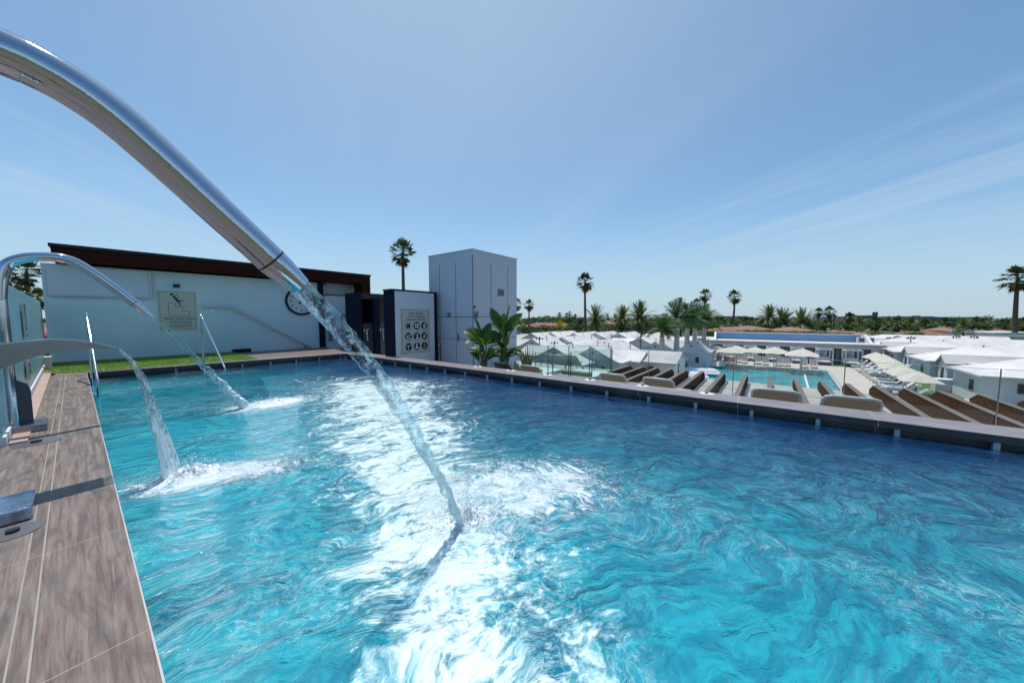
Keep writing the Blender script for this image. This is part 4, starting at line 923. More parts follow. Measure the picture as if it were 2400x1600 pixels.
# ---------- banana plants
leafm=M_('banana_leaf',(.03,.085,.015),.45,0,.35,2.5,.004,30,col2=(.07,.17,.02),trans=.45)
stemm=M_('leaf_stalk',(.10,.15,.05),.6,0,.4,8,col2=(.18,.14,.08))
potm=M_('dark_blue_pot',(.02,.04,.08),.4)
def leaf(mb,base,dirv,length,width,up,droop,seed):
    # stalk then blade, curved; split edge
    rnd=random.Random(seed); d=Vector(dirv).normalized(); side=d.cross(Z); 
    if side.length<.1: side=Vector((1,0,0))
    side.normalize(); q=up; side=(side*math.cos(q)+ (side.cross(d))*math.sin(q)).normalized()
    N=18; pts=[]; p=Vector(base); dd=d.copy()
    for i in range(N+1):
        pts.append(p.copy()); dd=(dd+Vector((0,0,-droop/N))*(i/N)*2).normalized(); p=p+dd*(length/N)
    sl=[]; nrm=side.cross(d).normalized()
    for i in range(N+1):
        f=i/N; w=width*(math.sin(math.pi*min(1,f*.96+.04))**.55)*(1-.25*f)
        if i==N: w=.004
        jag=1-.10*rnd.random()
        sl.append((pts[i]-side*w*jag+nrm*w*.35,pts[i],pts[i]+side*w*(1-.10*rnd.random())+nrm*w*.35))
    for i in range(N):
        if rnd.random()<.10: sh=.25*length/N
        else: sh=0
        a=sl[i];b=sl[i+1]; dl=(b[1]-a[1])
        mb.add([a[0]+dl*sh,a[1],b[1],b[0]],[(0,1,2,3)],True); mb.add([a[1],a[2]+dl*sh,b[2],b[1]],[(0,1,2,3)],True)
    return pts[0]
def banana(label,px,Yd,topy,seed,leaves,pz):
    b=atY(px,744,Yd); base=Vector((b.x,b.y,CZ-Hd)); t=thing('banana_plant',label,'potted plant',base); rnd=random.Random(seed)
    mb=MB(); mb.tube([base,base+Z*.5,base+Z*.52],[.19,.24,.25],24); mb.build('pot',potm,t)
    mb=MB(); ms=MB(); s=Yd/F
    for (bx_,by_,tx_,ty_,wd,dep,tw,dr_) in leaves:   # leaf base pixel, tip pixel, half width px, depth offset
        A=atY(bx_,by_,Yd+dep*.4); B=atY(tx_,ty_,Yd+dep); d=(B-A); Lg=d.length
        leaf(mb,A,d+Z*dr_*Lg*.35,Lg*1.02,wd*s*1.35,tw,dr_,rnd.random())
        st=base+Z*.5+Vector((rnd.uniform(-.09,.09),rnd.uniform(-.09,.09),0))
        md=st.lerp(A,.55)+Vector((rnd.uniform(-.03,.03),0,.05)); ms.tube(smooth_pts([st,md,A,A+d*.15],4),[.032,.030,.028,.026,.024,.022,.02,.018,.016,.014,.012,.010,.008],8)
        pp=[A+d*(k/8) for k in range(9)]; 
    for _ in range(9):
        q=rnd.random()*6.28; hb=rnd.uniform(.35,.9); A=base+Z*(.5+hb)+Vector((math.cos(q),math.sin(q),0))*.12; dv=Vector((math.cos(q),math.sin(q),rnd.uniform(-.1,.9)))
        leaf(mb,A,dv,rnd.uniform(.45,.75),.12,rnd.uniform(-.3,.3),rnd.uniform(.8,1.6),rnd.random())
    mb.build('leaves',leafm,t); ms.build('stalks',stemm,t); return t
YB=K.y*1.0
banana('left potted banana plant with broad glossy leaves in front of the tower',1136,10.6,0,4,[
 (1125,790,1111,744,13,-.15,.5,.2),(1128,800,1088,774,15,.1,1.0,.9),(1130,812,1083,808,13,-.3,.3,1.1),(1133,808,1150,757,13,.2,-.6,.2),(1140,805,1163,775,12,-.2,1.2,.6),(1130,835,1098,815,14,.25,.2,1.0),(1122,845,1100,826,9,-.1,.6,1.2),(1147,840,1153,815,13,.15,-.3,.7),(1128,805,1140,765,13,.3,.2,.3),(1120,790,1095,772,15,-.35,.4,.8)],0)
banana('tall potted banana plant with a sunlit upright leaf, beside the tower edge',1181,10.9,0,9,[
 (1183,784,1196,714,13,0,.0,.12),(1172,770,1150,723,11,.2,.8,.1),(1177,772,1182,735,12,.35,.2,.2),(1190,775,1224,735,13,-.1,-1.0,.25),(1178,790,1146,757,17,-.3,.3,1.1),(1170,800,1148,790,15,.2,1.1,1.3),(1196,772,1212,736,9,.4,.5,.6),(1190,795,1206,771,8,-.2,-.4,.6),(1189,838,1209,815,7,-.1,.6,.4),(1174,815,1152,800,15,-.4,.2,1.2),(1168,830,1150,812,12,.3,.0,1.2),(1180,800,1168,760,14,.5,-.5,.5),(1186,790,1172,748,12,-.45,1.1,.3)],0)
# snake plants
snk=M_('snake_plant_leaf',(.09,.12,.04),.5,0,.5,20,col2=(.32,.28,.08),trans=.2)
def snake(label,px,Yd,n,h,seed):
    b=atY(px,744,Yd); base=Vector((b.x,b.y,CZ-Hd)); t=thing('snake_plant',label,'potted plant',base); rnd=random.Random(seed)
    mb=MB(); mb.obox(base+Z*.2,W,U,Z,.5,.3,.4); mb.build('planter',potm,t,bevel=.01); mb=MB()
    for _ in range(n):
        q=rnd.random()*6.28; o=base+Z*.38+Vector((math.cos(q),math.sin(q),0))*rnd.uniform(0,.13); hh=h*rnd.uniform(.55,1); l=Vector((math.cos(q),math.sin(q),0))*rnd.uniform(.02,.28)*hh
        sd_=Vector((-math.sin(q),math.cos(q),0))*.028
        m1=o+Z*hh*.55+l*.5; m2=o+Z*hh+l
        mb.add([o-sd_*.7,o+sd_*.7,m1+sd_,m1-sd_,m2],[(0,1,2,3),(3,2,4)],True)
    mb.build('leaves',snk,t)
snake('low spiky potted snake plant between the first two loungers',1208,9.75,26,.62,1); snake('tall yellow-edged snake plant behind the second lounger',1234,10.6,34,1.0,2)
# ---------- beige sun loungers along the coping
frm=M_('white_tube_frame',(.46,.49,.49),.35); mesh_=M_('beige_mesh_fabric',(.15,.125,.085),.8,0,.1,200,.001,400,trans=.35)
def lounger_proto(name,label,cat,loc,rz,fm,sm,backang=52,L1=1.25,Wd=.66,h=.32,backL=.78,cush=None,legs=True,group=None):
    t=thing(name,label,cat,loc,rz,group); w=Wd/2            # +y away from head
    mb=MB(); a=R(backang); by,bz=-math.cos(a)*backL,math.sin(a)*backL
    mb.tube([(-w,0,h),(-w,L1,h),(-w+.05,L1+.06,h),(w-.05,L1+.06,h),(w,L1,h),(w,0,h)],.022,8)
    mb.build('frame',fm,t,world=False)
    mb=MB(); P=[(-w,0,h),(-w,by*.86,h+bz*.86),(-w+.03,by*.96,h+bz*.96),(-w+.10,by,h+bz),(w-.10,by,h+bz),(w-.03,by*.96,h+bz*.96),(w,by*.86,h+bz*.86),(w,0,h)]
    mb.tube(P,.024,8); mb.build('back_frame',fm,t,world=False)
    mb=MB(); mb.add([(-w+.01,.0,h+.005),(w-.01,0,h+.005),(w-.01,L1+.04,h+.005),(-w+.01,L1+.04,h+.005)],[(0,1,2,3)]); mb.build('seat',sm,t,world=False)
    mb=MB(); mb.add([(-w+.01,-.01,h+.01),(w-.01,-.01,h+.01),(w-.01,by*.86,h+bz*.86),(w-.09,by*.99,h+bz*.98),(-w+.09,by*.99,h+bz*.98),(-w+.01,by*.86,h+bz*.86)],[(0,1,2,3,4,5)]); mb.build('backrest',sm,t,world=False)
    if legs:
        for y in (.15,L1-.1):
            for s in (-1,1): mb=MB(); mb.tube([(s*(w-.01),y,h),(s*(w+.01),y+.03,0)],.018,7); mb.build('leg',fm,t,world=False)
    if cush:
        mb=MB(); mb.obox((0,L1/2,h+.06),(1,0,0),(0,1,0),(0,0,1),Wd-.03,L1,.09); d=Vector((0,by,bz)).normalized(); nn=Vector((0,bz,-by)).normalized()
        mb.build('mattress',cush[0],t,world=False,bevel=.02)
        mb=MB(); mb.obox(Vector((0,by/2,h+bz/2))+nn*.06,(1,0,0),d,nn,Wd-.03,backL,.09); mb.build('back_cushion',cush[1],t,world=False,bevel=.02)
    return t
lb=['beige mesh sun lounger nearest the potted banana plants','beige mesh sun lounger beside the tall snake plant','beige mesh sun lounger just right of the white day bed platform','beige mesh sun lounger in front of the royal palm trunks','beige mesh sun lounger in front of the turquoise lower pool','largest and rightmost beige mesh sun lounger behind the coping']
pos=[(1173,848,1.42),(1240,856,1.40),(1432,875,1.37),(1539,886,1.35),(1820,914,1.30),(2004,932,1.28)]
P0=None
for i,(px,py,H) in enumerate(pos):
    tpn=G(px,py,H); a=R(52); 
    zt3=CZ-H; hh=zt3-(CZ-Hd)
    backL=(hh-.34)/math.sin(a)
    sy=backL/.78
    rz=R(ANG-90)+R([3,0,-2,-4,2,5][i])
    yd=Vector((-math.sin(rz),math.cos(rz),0)); o=v2(tpn)+yd*(math.cos(a)*backL)
    o=Vector((o.x,o.y,CZ-Hd))
    if i==0: P0=lounger_proto('sun_lounger',lb[0],'sun lounger',o,rz,frm,mesh_,backL=backL,group='beige mesh loungers behind the pool coping'); b0=backL
    else: q=dup(P0,o,rz,lb[i]); q.scale=(1.06 if i>3 else 1,1,hh/(b0*math.sin(a)+.34))
# day beds and slatted loungers behind glass
slat=M_('pale_slats',(.55,.55,.52),.6,0,.1,5); cushw=M_('white_cushion',(.74,.73,.70),.8); cushg=M_('greygreen_cushion',(.22,.26,.27),.8)
def daybed(label,px,py,H,sx,sy,rz):
    c=G(px,py,H); c=Vector((c.x,c.y,CZ-Hd)); t=thing('day_bed',label,'day bed',c,rz)
    mb=MB(); mb.box(-sx/2,sx/2,-sy/2,sy/2,.05,.26); mb.build('base',slat,t,world=False,bevel=.02)
    mb=MB(); mb.box(-sx/2+.02,sx/2-.02,-sy/2+.02,sy/2-.02,.262,.36); mb.build('mattress',cushw,t,world=False,bevel=.03)
    mb=MB(); mb.box(-sx/2+.1,sx/2-.1,-sy/2+.08,-sy/2+.34,.362,.50); mb.build('bolster',M_('striped_bolster',(.34,.32,.26),.8),t,world=False,bevel=.04)
    for a in (-1,1): mb=MB(); mb.box(a*sx/2-.03,a*sx/2+.03,-.1,.1,0,.05); mb.build('leg',steelb,t,world=False)
daybed('white day bed with bolster behind the second lounger',1262,858,1.72,1.1,1.5,R(ANG-90)); daybed('white day bed with dark bolster at the corner of the glass rail',1368,864,1.72,1.2,1.5,R(ANG-90))
for px,lbl in ((1312,'left of the two pale slatted loungers turned back to back with the day beds'),(1342,'right of the two pale slatted loungers beside the dark bolster day bed')):
    c=G(px,874,Hd); lounger_proto('slatted_lounger',lbl,'sun lounger',Vector((c.x,c.y,CZ-Hd)),R(ANG-90),frm,slat,backang=40,backL=.7,Wd=.8,group='pale slatted loungers')
c=G(1268,873,Hd); c=Vector((c.x,c.y,CZ-Hd)); t=thing('side_table','small black side table between loungers and day bed','side table',c); MB().tube([c,c+Z*.6],.014,8).build('post',black,t); mb=MB(); mb.disc(c+Z*.6,(1,0,0),(0,1,0),Z,.13,.012); mb.build('table_top',black,t); mb=MB(); mb.disc(c,(1,0,0),(0,1,0),Z,.13,.012); mb.build('foot',black,t)
# ---------- glass rails
def mat_glass(nm,tint,refl=.09):
    m,t,out=newmat(nm); tr=t.n('ShaderNodeBsdfTransparent'); tr.inputs[0].default_value=tint+(1,); gl=t.n('ShaderNodeBsdfGlossy'); gl.inputs['Roughness'].default_value=.0
    lw=t.n('ShaderNodeLayerWeight'); lw.inputs[0].default_value=.15
    mx=t.n('ShaderNodeMixShader'); t.lk(t.m('MULTIPLY_ADD',lw.outputs['Fresnel'],.6,refl*.4),mx.inputs[0]); t.lk(tr.outputs[0],mx.inputs[1]); t.lk(gl.outputs[0],mx.inputs[2]); t.lk(mx.outputs[0],out.inputs[0]); return m
clear=mat_glass('clear_rail_glass',(.95,.98,.98)); green=mat_glass('green_rail_glass',(.74,.88,.87),.12)
railm=M_('glass_edge_green',(.40,.58,.58),.2); 
def grail(name,label,A,B,z1,nseg,gm,h=1.08,z0=CZ-Hd,posts=True):
    D=v2(B-A).normalized(); Lg=v2(B-A).length; t=thing(name,label,'glass railing',(A.x,A.y,z0),math.atan2(D.y,D.x)); A=v2(A); n=Vector((-D.y,D.x,0))
    for i in range(nseg):
        a=A+D*(Lg*i/nseg+.02); b=A+D*(Lg*(i+1)/nseg-.02)
        mb=MB(); mb.add([a+Z*(z0+.05),b+Z*(z0+.05),b+Z*z1,a+Z*z1],[(0,1,2,3)]); g_=mb.build('glass_pane',gm,t)
        mb=MB(); mb.bar(a+Z*(z1+.003),b+Z*(z1+.003),.012,.008); mb.build('top_edge',railm,g_)
    if posts:
        for i in range(nseg+1):
            p=A+D*(Lg*i/nseg); mb=MB(); mb.tube([p+Z*z0,p+Z*(z1+.01)],.016,8); mb.build('post',steelb,t)
    return t
zr=CZ-.93
# main rail along the deck edge, posts where the photograph has them
posts_px=[(1521,820),(1720.5,836),(1982,845),(2346.7,865.6)]
PP=[v2(hit(px,py,RA,RT)) for px,py in posts_px]; PP=[RB]+PP+[RA-RT*3.4]
t=thing('glass_railing','long clear glass railing with slim steel posts at the deck edge above the ribbed roof','glass railing',(PP[0].x,PP[0].y,CZ-Hd))
for a,b in zip(PP,PP[1:]):
    e=(b-a).normalized(); a2=a+e*.03; b2=b-e*.03
    mb=MB(); mb.add([a2+Z*(CZ-Hd+.04),b2+Z*(CZ-Hd+.04),b2+Z*zr,a2+Z*zr],[(0,1,2,3)]); g_=mb.build('glass_pane',clear,t); mb=MB(); mb.bar(a2+Z*(zr+.003),b2+Z*(zr+.003),.012,.008); mb.build('top_edge',railm,g_)
for p in PP:
    mb=MB(); mb.tube([p+Z*(CZ-Hd-.2),p+Z*(zr+.01)],.010,8); mb.build('post',steelb,t)
    mb=MB(); mb.obox(p+Z*(CZ-2.16),W,U,Z,.1,.1,.06); mb.build('clamp',M_('white_clamp',(.7,.7,.7),.4),t,bevel=.01)
# return rails to the left: greenish glass seen through several layers
c1=v2(G(1425,824,.95)); 
R1=v2(G(1337,831,1.02)); R2=v2(G(1427,814,.93)); R3=v2(G(1245,808,.9)); 
grail('glass_railing','greenish glass railing in front of the day beds with its corner near the lifebuoy',v2(G(1255,842,1.25)),v2(G(1338,834,1.10)),CZ-1.05,2,green)
grail('glass_railing','greenish glass railing turning the corner behind the day beds',v2(G(1338,834,1.10)),RB,CZ-.98,2,green)
grail('glass_railing','greenish glass railing behind the snake plants at the deck edge',v2(G(1236,805,.80)),v2(G(1432,815.5,.93)),CZ-.86,4,green)
# ---------- ribbed roof below the rail
FE=v2(G(1711,893,Hr)); FDn=v2(G(2042,924,Hr)-FE).normalized()
roofm=M_('pale_roof_membrane',(.36,.37,.35),.7,0,.12,.7,.002,20)
ribw=M_('weathered_brown_timber',(.12,.05,.018),.85,0,.45,4,.004,40,col2=(.035,.016,.008),stretch=(6,.5,6),spec=.15)
ribt=M_('grey_weathered_timber_top',(.15,.13,.105),.8,0,.4,5,.004,40,col2=(.14,.12,.10),stretch=(6,.5,6))
A=FE-FDn*16; B=FE+FDn*24
tr_=thing('restaurant_building','long low building with pale ribbed roof below the glass rail','building',(FE.x,FE.y,ZG))
q=[A,B,RA-RT*12-W*.1,RB+RT*.3-W*.1]
mb=MB(); mb.prism([(p.x,p.y) for p in q],(0,0,ZG+.2),(1,0,0),(0,1,0),Z,CZ-Hr-ZG-.3); mb.build('wall',white,tr_)
mb=MB(); q2_=[A+W*.12,B+W*.12,RA-RT*12-W*.11,RB+RT*.3-W*.11]; mb.prism([(p.x,p.y) for p in q2_],(0,0,CZ-Hr-.1),(1,0,0),(0,1,0),Z,.1); mb.build('roof',roofm,tr_)
mb=MB()
for s in (1.6,3.3):
    mb.obox((A+B)/2-W*s+Z*(CZ-Hr+.004),FDn,W,Z,(B-A).length,.03,.008)
mb.build('roof_seams',M_('roof_seam',(.2,.2,.19),.7),tr_)
ends=[1480,1515,1547,1575,1608,1649,1694,1746,1803,1860,1921,1983,2045,2113,2189,2281,2390]
ends=[1482,1514,1545,1577,1611,1649,1697,1748,1803,1862,1921,1979,2043,2113,2189,2281,2395]
for i,px in enumerate(ends):
    p=v2(hit(px,893,FE,FDn))-W*.05
    # rib runs back towards the deck
    n_=Vector((-W.y,W.x,0)); dlt=(RA-p); 
    cr=(RT.x*W.y-RT.y*W.x); ln=((RA.x-p.x)*RT.y-(RA.y-p.y)*RT.x)/(W.x*RT.y-W.y*RT.x)   # negative distance along W to the rail line
    Lr_=abs(ln)-.25
    t=thing('roof_rib',None,'roof rib',(p.x,p.y,CZ-Hr),0,'timber ribs across the pale roof'); 
    t['label']='brown weathered timber rib running across the pale roof below the glass rail' 
    wd=.10; hgt=.38
    mb=MB(); mb.prism([(0,.012),(0,.13),(-.42,.34),(-.42,hgt*.9),(-Lr_,hgt),(-Lr_,.012)],(p.x-U.x*wd/2,p.y-U.y*wd/2,CZ-Hr),W,Z,U,wd); mb.build('rib_body',ribw,t)
    mb=MB(); zt4=CZ-Hr+hgt; a=p-W*.42+Z*(CZ-Hr+hgt*.9+.012); b=p-W*Lr_+Z*(zt4+.012); mb.bar(a,b,wd+.02,.02); a2=p+Z*(CZ-Hr+.145); mb.bar(a2,a-Z*.02,wd+.018,.02); mb.build('top_board',ribt,t)
    if i in (5,6,7): mb=MB(); mb.obox(p-W*.62-U*(wd/2+.02)+Z*(CZ-Hr+.22),W,U,Z,.05,.04,.14); mb.build('spot_lamp',black,t)
    mb=MB(); c=p-W*((Lr_)/2)-U*(wd/2+.07)+Z*(CZ-Hr+.05); mb.obox(c,W,U,Z,Lr_-.2,.05,.05); mb.build('side_flashing',M_('flashing_grey',(.35,.37,.38),.4,.4),t)
# ---------- lower pool
C=[G(1680,853,Hg),G(1934,870,Hg),G(1965,917,Hg)]; C4=C[0]+(C[2]-C[1])*1.25; C3=C[1]+(C[2]-C[1])*1.25
cp=[C[0],C[1],C3,C4]
def mat_pool2():
    m,t,out=newmat('lower_pool_water'); b=t.n('ShaderNodeBsdfPrincipled'); t.lk(b.outputs[0],out.inputs[0]); p=t.n('ShaderNodeNewGeometry').outputs['Position']
    f=t.noise(t.mapv(p,(.5,1.2,1),(0,0,R(-52))),.55,5,.6,.8); f2=t.noise(p,3,4)
    c=t.mix(t.ss(f,.42,.62),(.01,.36,.42,1),(.05,.20,.17,1)); c=t.mix(t.ss(f2,.5,.75),c,(.05,.42,.46,1))
    t.lk(c,b.inputs['Base Color']); b.inputs['Roughness'].default_value=.08; t.lk(t.bump(t.noise(p,6,4),.3,.05),b.inputs['Normal']); return m
def ring(pts,off):
    c=sum(pts,Vector())/4; return [p+(p-c).normalized()*off for p in pts]
mb=MB(); o1=ring(cp,1.0); mb.prism([(p.x,p.y) for p in o1],(0,0,ZG+.02),(1,0,0),(0,1,0),Z,.05); struct('lower_pool_edge',mb,M_('grey_pool_edge',(.40,.40,.38),.6))
mb=MB(); o1=ring(cp,.25); mb.prism([(p.x,p.y) for p in o1],(0,0,ZG+.05),(1,0,0),(0,1,0),Z,.04); struct('lower_pool_rim',mb,M_('dark_pool_tile',(.06,.10,.12),.4))
mb=MB(); mb.prism([(p.x,p.y) for p in cp],(0,0,ZG+.06),(1,0,0),(0,1,0),Z,.04); struct('lower_pool_water',mb,mat_pool2())
t=thing('lane_rope','white lane rope floating across the lower pool','lane rope',(C[1].x,C[1].y,ZG+.1)); a=G(1883,868,Hg-.1); b=G(1899,925,Hg-.1); mb=MB(); mb.tube([a+Z*.02,b+Z*.02,b+(b-a)*.4],.10,6); mb.build('floats',white,t)
# loungers round the lower pool
taupe=M_('taupe_mesh',(.30,.26,.23),.8); whm=M_('white_metal',(.66,.66,.66),.4)
def put(proto,first,loc,rz,label,group,sc_=1):
    if first: proto.location=loc; proto.rotation_euler=(0,0,rz); proto['label']=label; proto['group']=group; return proto
    return dup(proto,loc,rz,label,group,scale=sc_)
pr=lounger_proto('pool_lounger','x','sun lounger',(0,0,0),0,whm,taupe,backang=58,backL=.8)
facing=math.atan2(-W.y,-W.x)-R(90)      # local +y points from head to the pool
k=0; xs=[(1664,848),(1682,850),(1727,849),(1743,851),(1700,853),(1716,855),(1775,853),(1793,855),(1826,857),(1844,858),(1886,862),(1908,862.5),(1840,848),(1815,847),(1768,846),(1750,845),(1690,845),(1672,844)]
for (px,py) in xs:
    c=G(px,py,Hg-.1)+W*1.2; put(pr,k==0,Vector((c.x,c.y,ZG+.04)),facing,'taupe mesh lounger between the far side of the lower pool and the cabanas','loungers on the far side of the lower pool'); k+=1
pr2=lounger_proto('pool_lounger','x','sun lounger',(0,0,0),0,whm,M_('pale_mesh',(.55,.55,.56),.7),backang=50,backL=.75)
fr2=math.atan2(U.y,U.x)-R(90)
a=G(2010,853,Hg); b=G(2128,925,Hg)
N=13
for i in range(N):
    f=i/(N-1); za=1/((853-744)+(925-744-(853-744))*f); 
    px=2008+(2128-2008)*f; py=853+(925-853)*f
    c=a.lerp(b,(1/(109)-1/(109+72*f))/(1/109-1/181)); put(pr2,i==0,Vector((c.x,c.y,ZG+.04)),fr2+R(0),'pale mesh lounger in the close row along the right side of the lower pool','close row of loungers right of the lower pool')
pr3=lounger_proto('cushioned_lounger','x','sun lounger',(0,0,0),0,steelb,whm,backang=38,backL=.75,Wd=.75,cush=(cushw,M_('greygreen_back_cushion',(.26,.31,.32),.8)))
for i,(px,py) in enumerate([(2040,860),(2052,866),(2062,873),(2074,879),(2083,885),(2092,898),(2103,905),(2118,913),(2134,922),(2150,933)]):
    c=G(px,py,Hg-.1); put(pr3,i==0,Vector((c.x,c.y,ZG+.04)),fr2,'cushioned white lounger with grey-green back in the row beside the cream umbrellas','cushioned loungers beside the cream umbrellas')
# umbrellas
def umb(label,px,pyapex,group,size=2.0,H=Hg-2.75,first=None):
    c=G(px,pyapex,H); loc=Vector((c.x,c.y,ZG+.04))
    if first is None:
        t=thing('parasol',label,'umbrella',loc,R(ANG),group); s=size/2; n=8
        mb=MB(); rim=[]; 
        for k in range(16):
            q=math.pi/8*k; r=s/ max(abs(math.cos(q)),abs(math.sin(q))); rim.append((math.cos(q)*r*.98,math.sin(q)*r*.98,2.12-(0.0 if k%2 else .05)))
        v=[(0,0,2.72)]+rim+[(x*.5,y*.5,2.44) for x,y,z in rim]; f=[]
        for k in range(16): j=(k+1)%16; f+=[(0,17+k,17+j),(17+k,1+k,1+j,17+j)]
        mb.add(v,f); mb.build('canopy',cream,t,world=False)
        MB().tube([(0,0,0),(0,0,2.7)],.035,8).build('pole',whm,t,world=False); mb=MB(); mb.box(-.3,.3,-.3,.3,0,.08); mb.build('foot',white,t,world=False); MB().tube([(0,0,2.7),(0,0,2.8)],[.04,.02],8).build('finial',whm,t,world=False)
        return t
    q=dup(first,loc,R(ANG),label,group); q.scale=(1.45,1.45,1) if 'bar' in group else (.95,.95,1); return q
u0=umb('cream parasol leftmost in front of the pool bar, beside a palm trunk',1671,808,'cream parasols in front of the pool bar')
for px,py,l in ((1711,813,'cream parasol second from left, front one of a pair'),(1728,810,'cream parasol second from left, rear one of a pair'),(1770,813,'single cream parasol in front of the middle of the pool bar'),(1821,815,'cream parasol fourth group from left, front one'),(1816,813,'cream parasol fourth group from left, rear one'),(1878,820,'cream parasol rightmost group by the pool bar, front one'),(1881,817,'cream parasol rightmost group by the pool bar, rear one')):
    umb(l,px,py,'cream parasols in front of the pool bar',first=u0)
u0.scale=(1.45,1.45,1)
for i,(px,py) in enumerate([(2054,825),(2070,829),(2080,834),(2090,839),(2099,846),(2120,857),(2128,860),(2156,871)]):
    umb(['cream parasol farthest along the lawn row','cream parasol second farthest in the lawn row','cream parasol third farthest in the lawn row','cream parasol fourth farthest in the lawn row','cream parasol fifth farthest, just clear of its neighbours','cream parasol rear of the overlapping pair in the lawn row','cream parasol front of the overlapping pair in the lawn row','nearest and largest cream parasol above the lawn'][i],px,py,'cream parasols in the row by the lawn',first=u0)
# ---------- pool bar building beyond the lower pool
BL=G(1656,837,Hg); BR=G(2064,859,Hg); 
fz=CZ-3.54
BD=v2(BR-BL).normalized(); BN=Vector((BD.y,-BD.x,0))   # towards us
if BN.dot(v2(-BL))<0: BN=-BN
bar=thing('pool_bar_building','long low white building with dark glazed doors beyond the lower pool','building',BL,math.atan2(BD.y,BD.x))
BLn=(BR-BL).length
mb=MB(); mb.prism([(0,0),(BLn,0),(BLn,7),(0,7)],BL,BD,-BN,Z,fz-ZG-.3); mb.build('wall',M_('bar_white_render',(.60,.63,.68),.75,0,.06,1),bar)
mb=MB(); mb.prism([(-.4,-.5),(BLn+.3,-.5),(BLn+.3,7),(-.4,7)],Vector((BL.x,BL.y,fz-.3)),BD,-BN,Z,.3); mb.build('roof_slab',M_('roof_edge_stone',(.62,.58,.54),.7),bar)
mb=MB(); mb.prism([(-.42,-.52),(BLn+.32,-.52),(BLn+.32,-.49),(-.42,-.49)],Vector((BL.x,BL.y,fz-.27)),BD,-BN,Z,.05); mb.build('shadow_groove',M_('groove_dark',(.06,.05,.05),.7),bar)
bp0=1.2; mb=MB(); mb.prism([(bp0,4.0),(BLn-1,4.0),(BLn-1,4.25),(bp0,4.25)],Vector((BL.x,BL.y,fz)),BD,-BN,Z,1.0); mb.build('parapet',M_('shade_blue_parapet',(.16,.32,.56),.6,0,.1,.6),bar)  # white parapet, its blue shade put into the colour
mb=MB(); mb.prism([(bp0-.3,3.95),(BLn-.6,3.95),(BLn-.6,4.5),(bp0-.3,4.5)],Vector((BL.x,BL.y,fz+1.0)),BD,-BN,Z,.14); mb.build('parapet_coping',white,bar)
for x in (bp0-.3,BLn-.9):
    mb=MB(); mb.prism([(0,.35),(0,3.94),(.0,3.94)],Vector((0,0,0)),BD,-BN,Z,.0) if False else mb.prism([(.6,0),(3.94,0),(3.94,1.13),(3.3,1.13)],Vector((BL.x,BL.y,fz))+BD*x,-BN,Z,BD,.3); mb.build('side_parapet',white,bar)
def bpnt(px,py,off=0): return hit(px,py,BL+BN*off,BD)
doorm=M_('dark_door_frame',(.012,.012,.014),.4); gm2=M_('door_glass',(.10,.14,.17),.06,0,.3,3,spec=.8)
for x0,x1 in ((1672,1696),(1719,1745),(1769,1797),(1823,1852),(1879,1910),(1939,1974),(2003,2040)):
    s0=(bpnt(x0,830)-BL).dot(BD); s1=(bpnt(x1,830)-BL).dot(BD); O=BL+BD*s0
    mb=MB(); mb.prism([(0,0.04),(s1-s0,.04),(s1-s0,2.15),(0,2.15)],O,BD,Z,BN,.05); d=mb.build('door',doorm,bar)
    w_=(s1-s0)
    for a,b_,z0,z1 in ((.06,.44,.85,2.05),(.56,.88,.12,2.05)): mb=MB(); mb.prism([(a*w_,z0),(b_*w_,z0),(b_*w_,z1),(a*w_,z1)],O+BN*.052,BD,Z,BN,.015); mb.build('door_glass',gm2,d)
    mb=MB(); mb.prism([(.02*w_,.04),(.46*w_,.04),(.46*w_,.8),(.02*w_,.8)],O+BN*.052,BD,Z,BN,.03); mb.build('lower_wall',white,d)
    q=O-BD*.35+Z*1.9+BN*.06; mb=MB(); mb.obox(q,BD,BN,Z,.12,.12,.2); mb.build('wall_light',doorm,bar)
# roof units
for px,l in ((2019,'left of two white air conditioning boxes on the pool bar roof'),(2037,'right of two white air conditioning boxes on the pool bar roof')):
    p=hit(px,797,BL-BN*3.2,BD); t=thing('air_conditioner',l,'air conditioner',(p.x,p.y,fz)); mb=MB(); mb.obox(Vector((p.x,p.y,fz+.42)),BD,BN,Z,.95,.4,.7); mb.build('casing',white,t,bevel=.02); mb=MB(); mb.obox(Vector((p.x,p.y,fz+.42))+BN*.205+BD*.05,BD,BN,Z,.7,.02,.5); mb.build('grille',M_('grille_dark',(.08,.08,.09),.5),t)
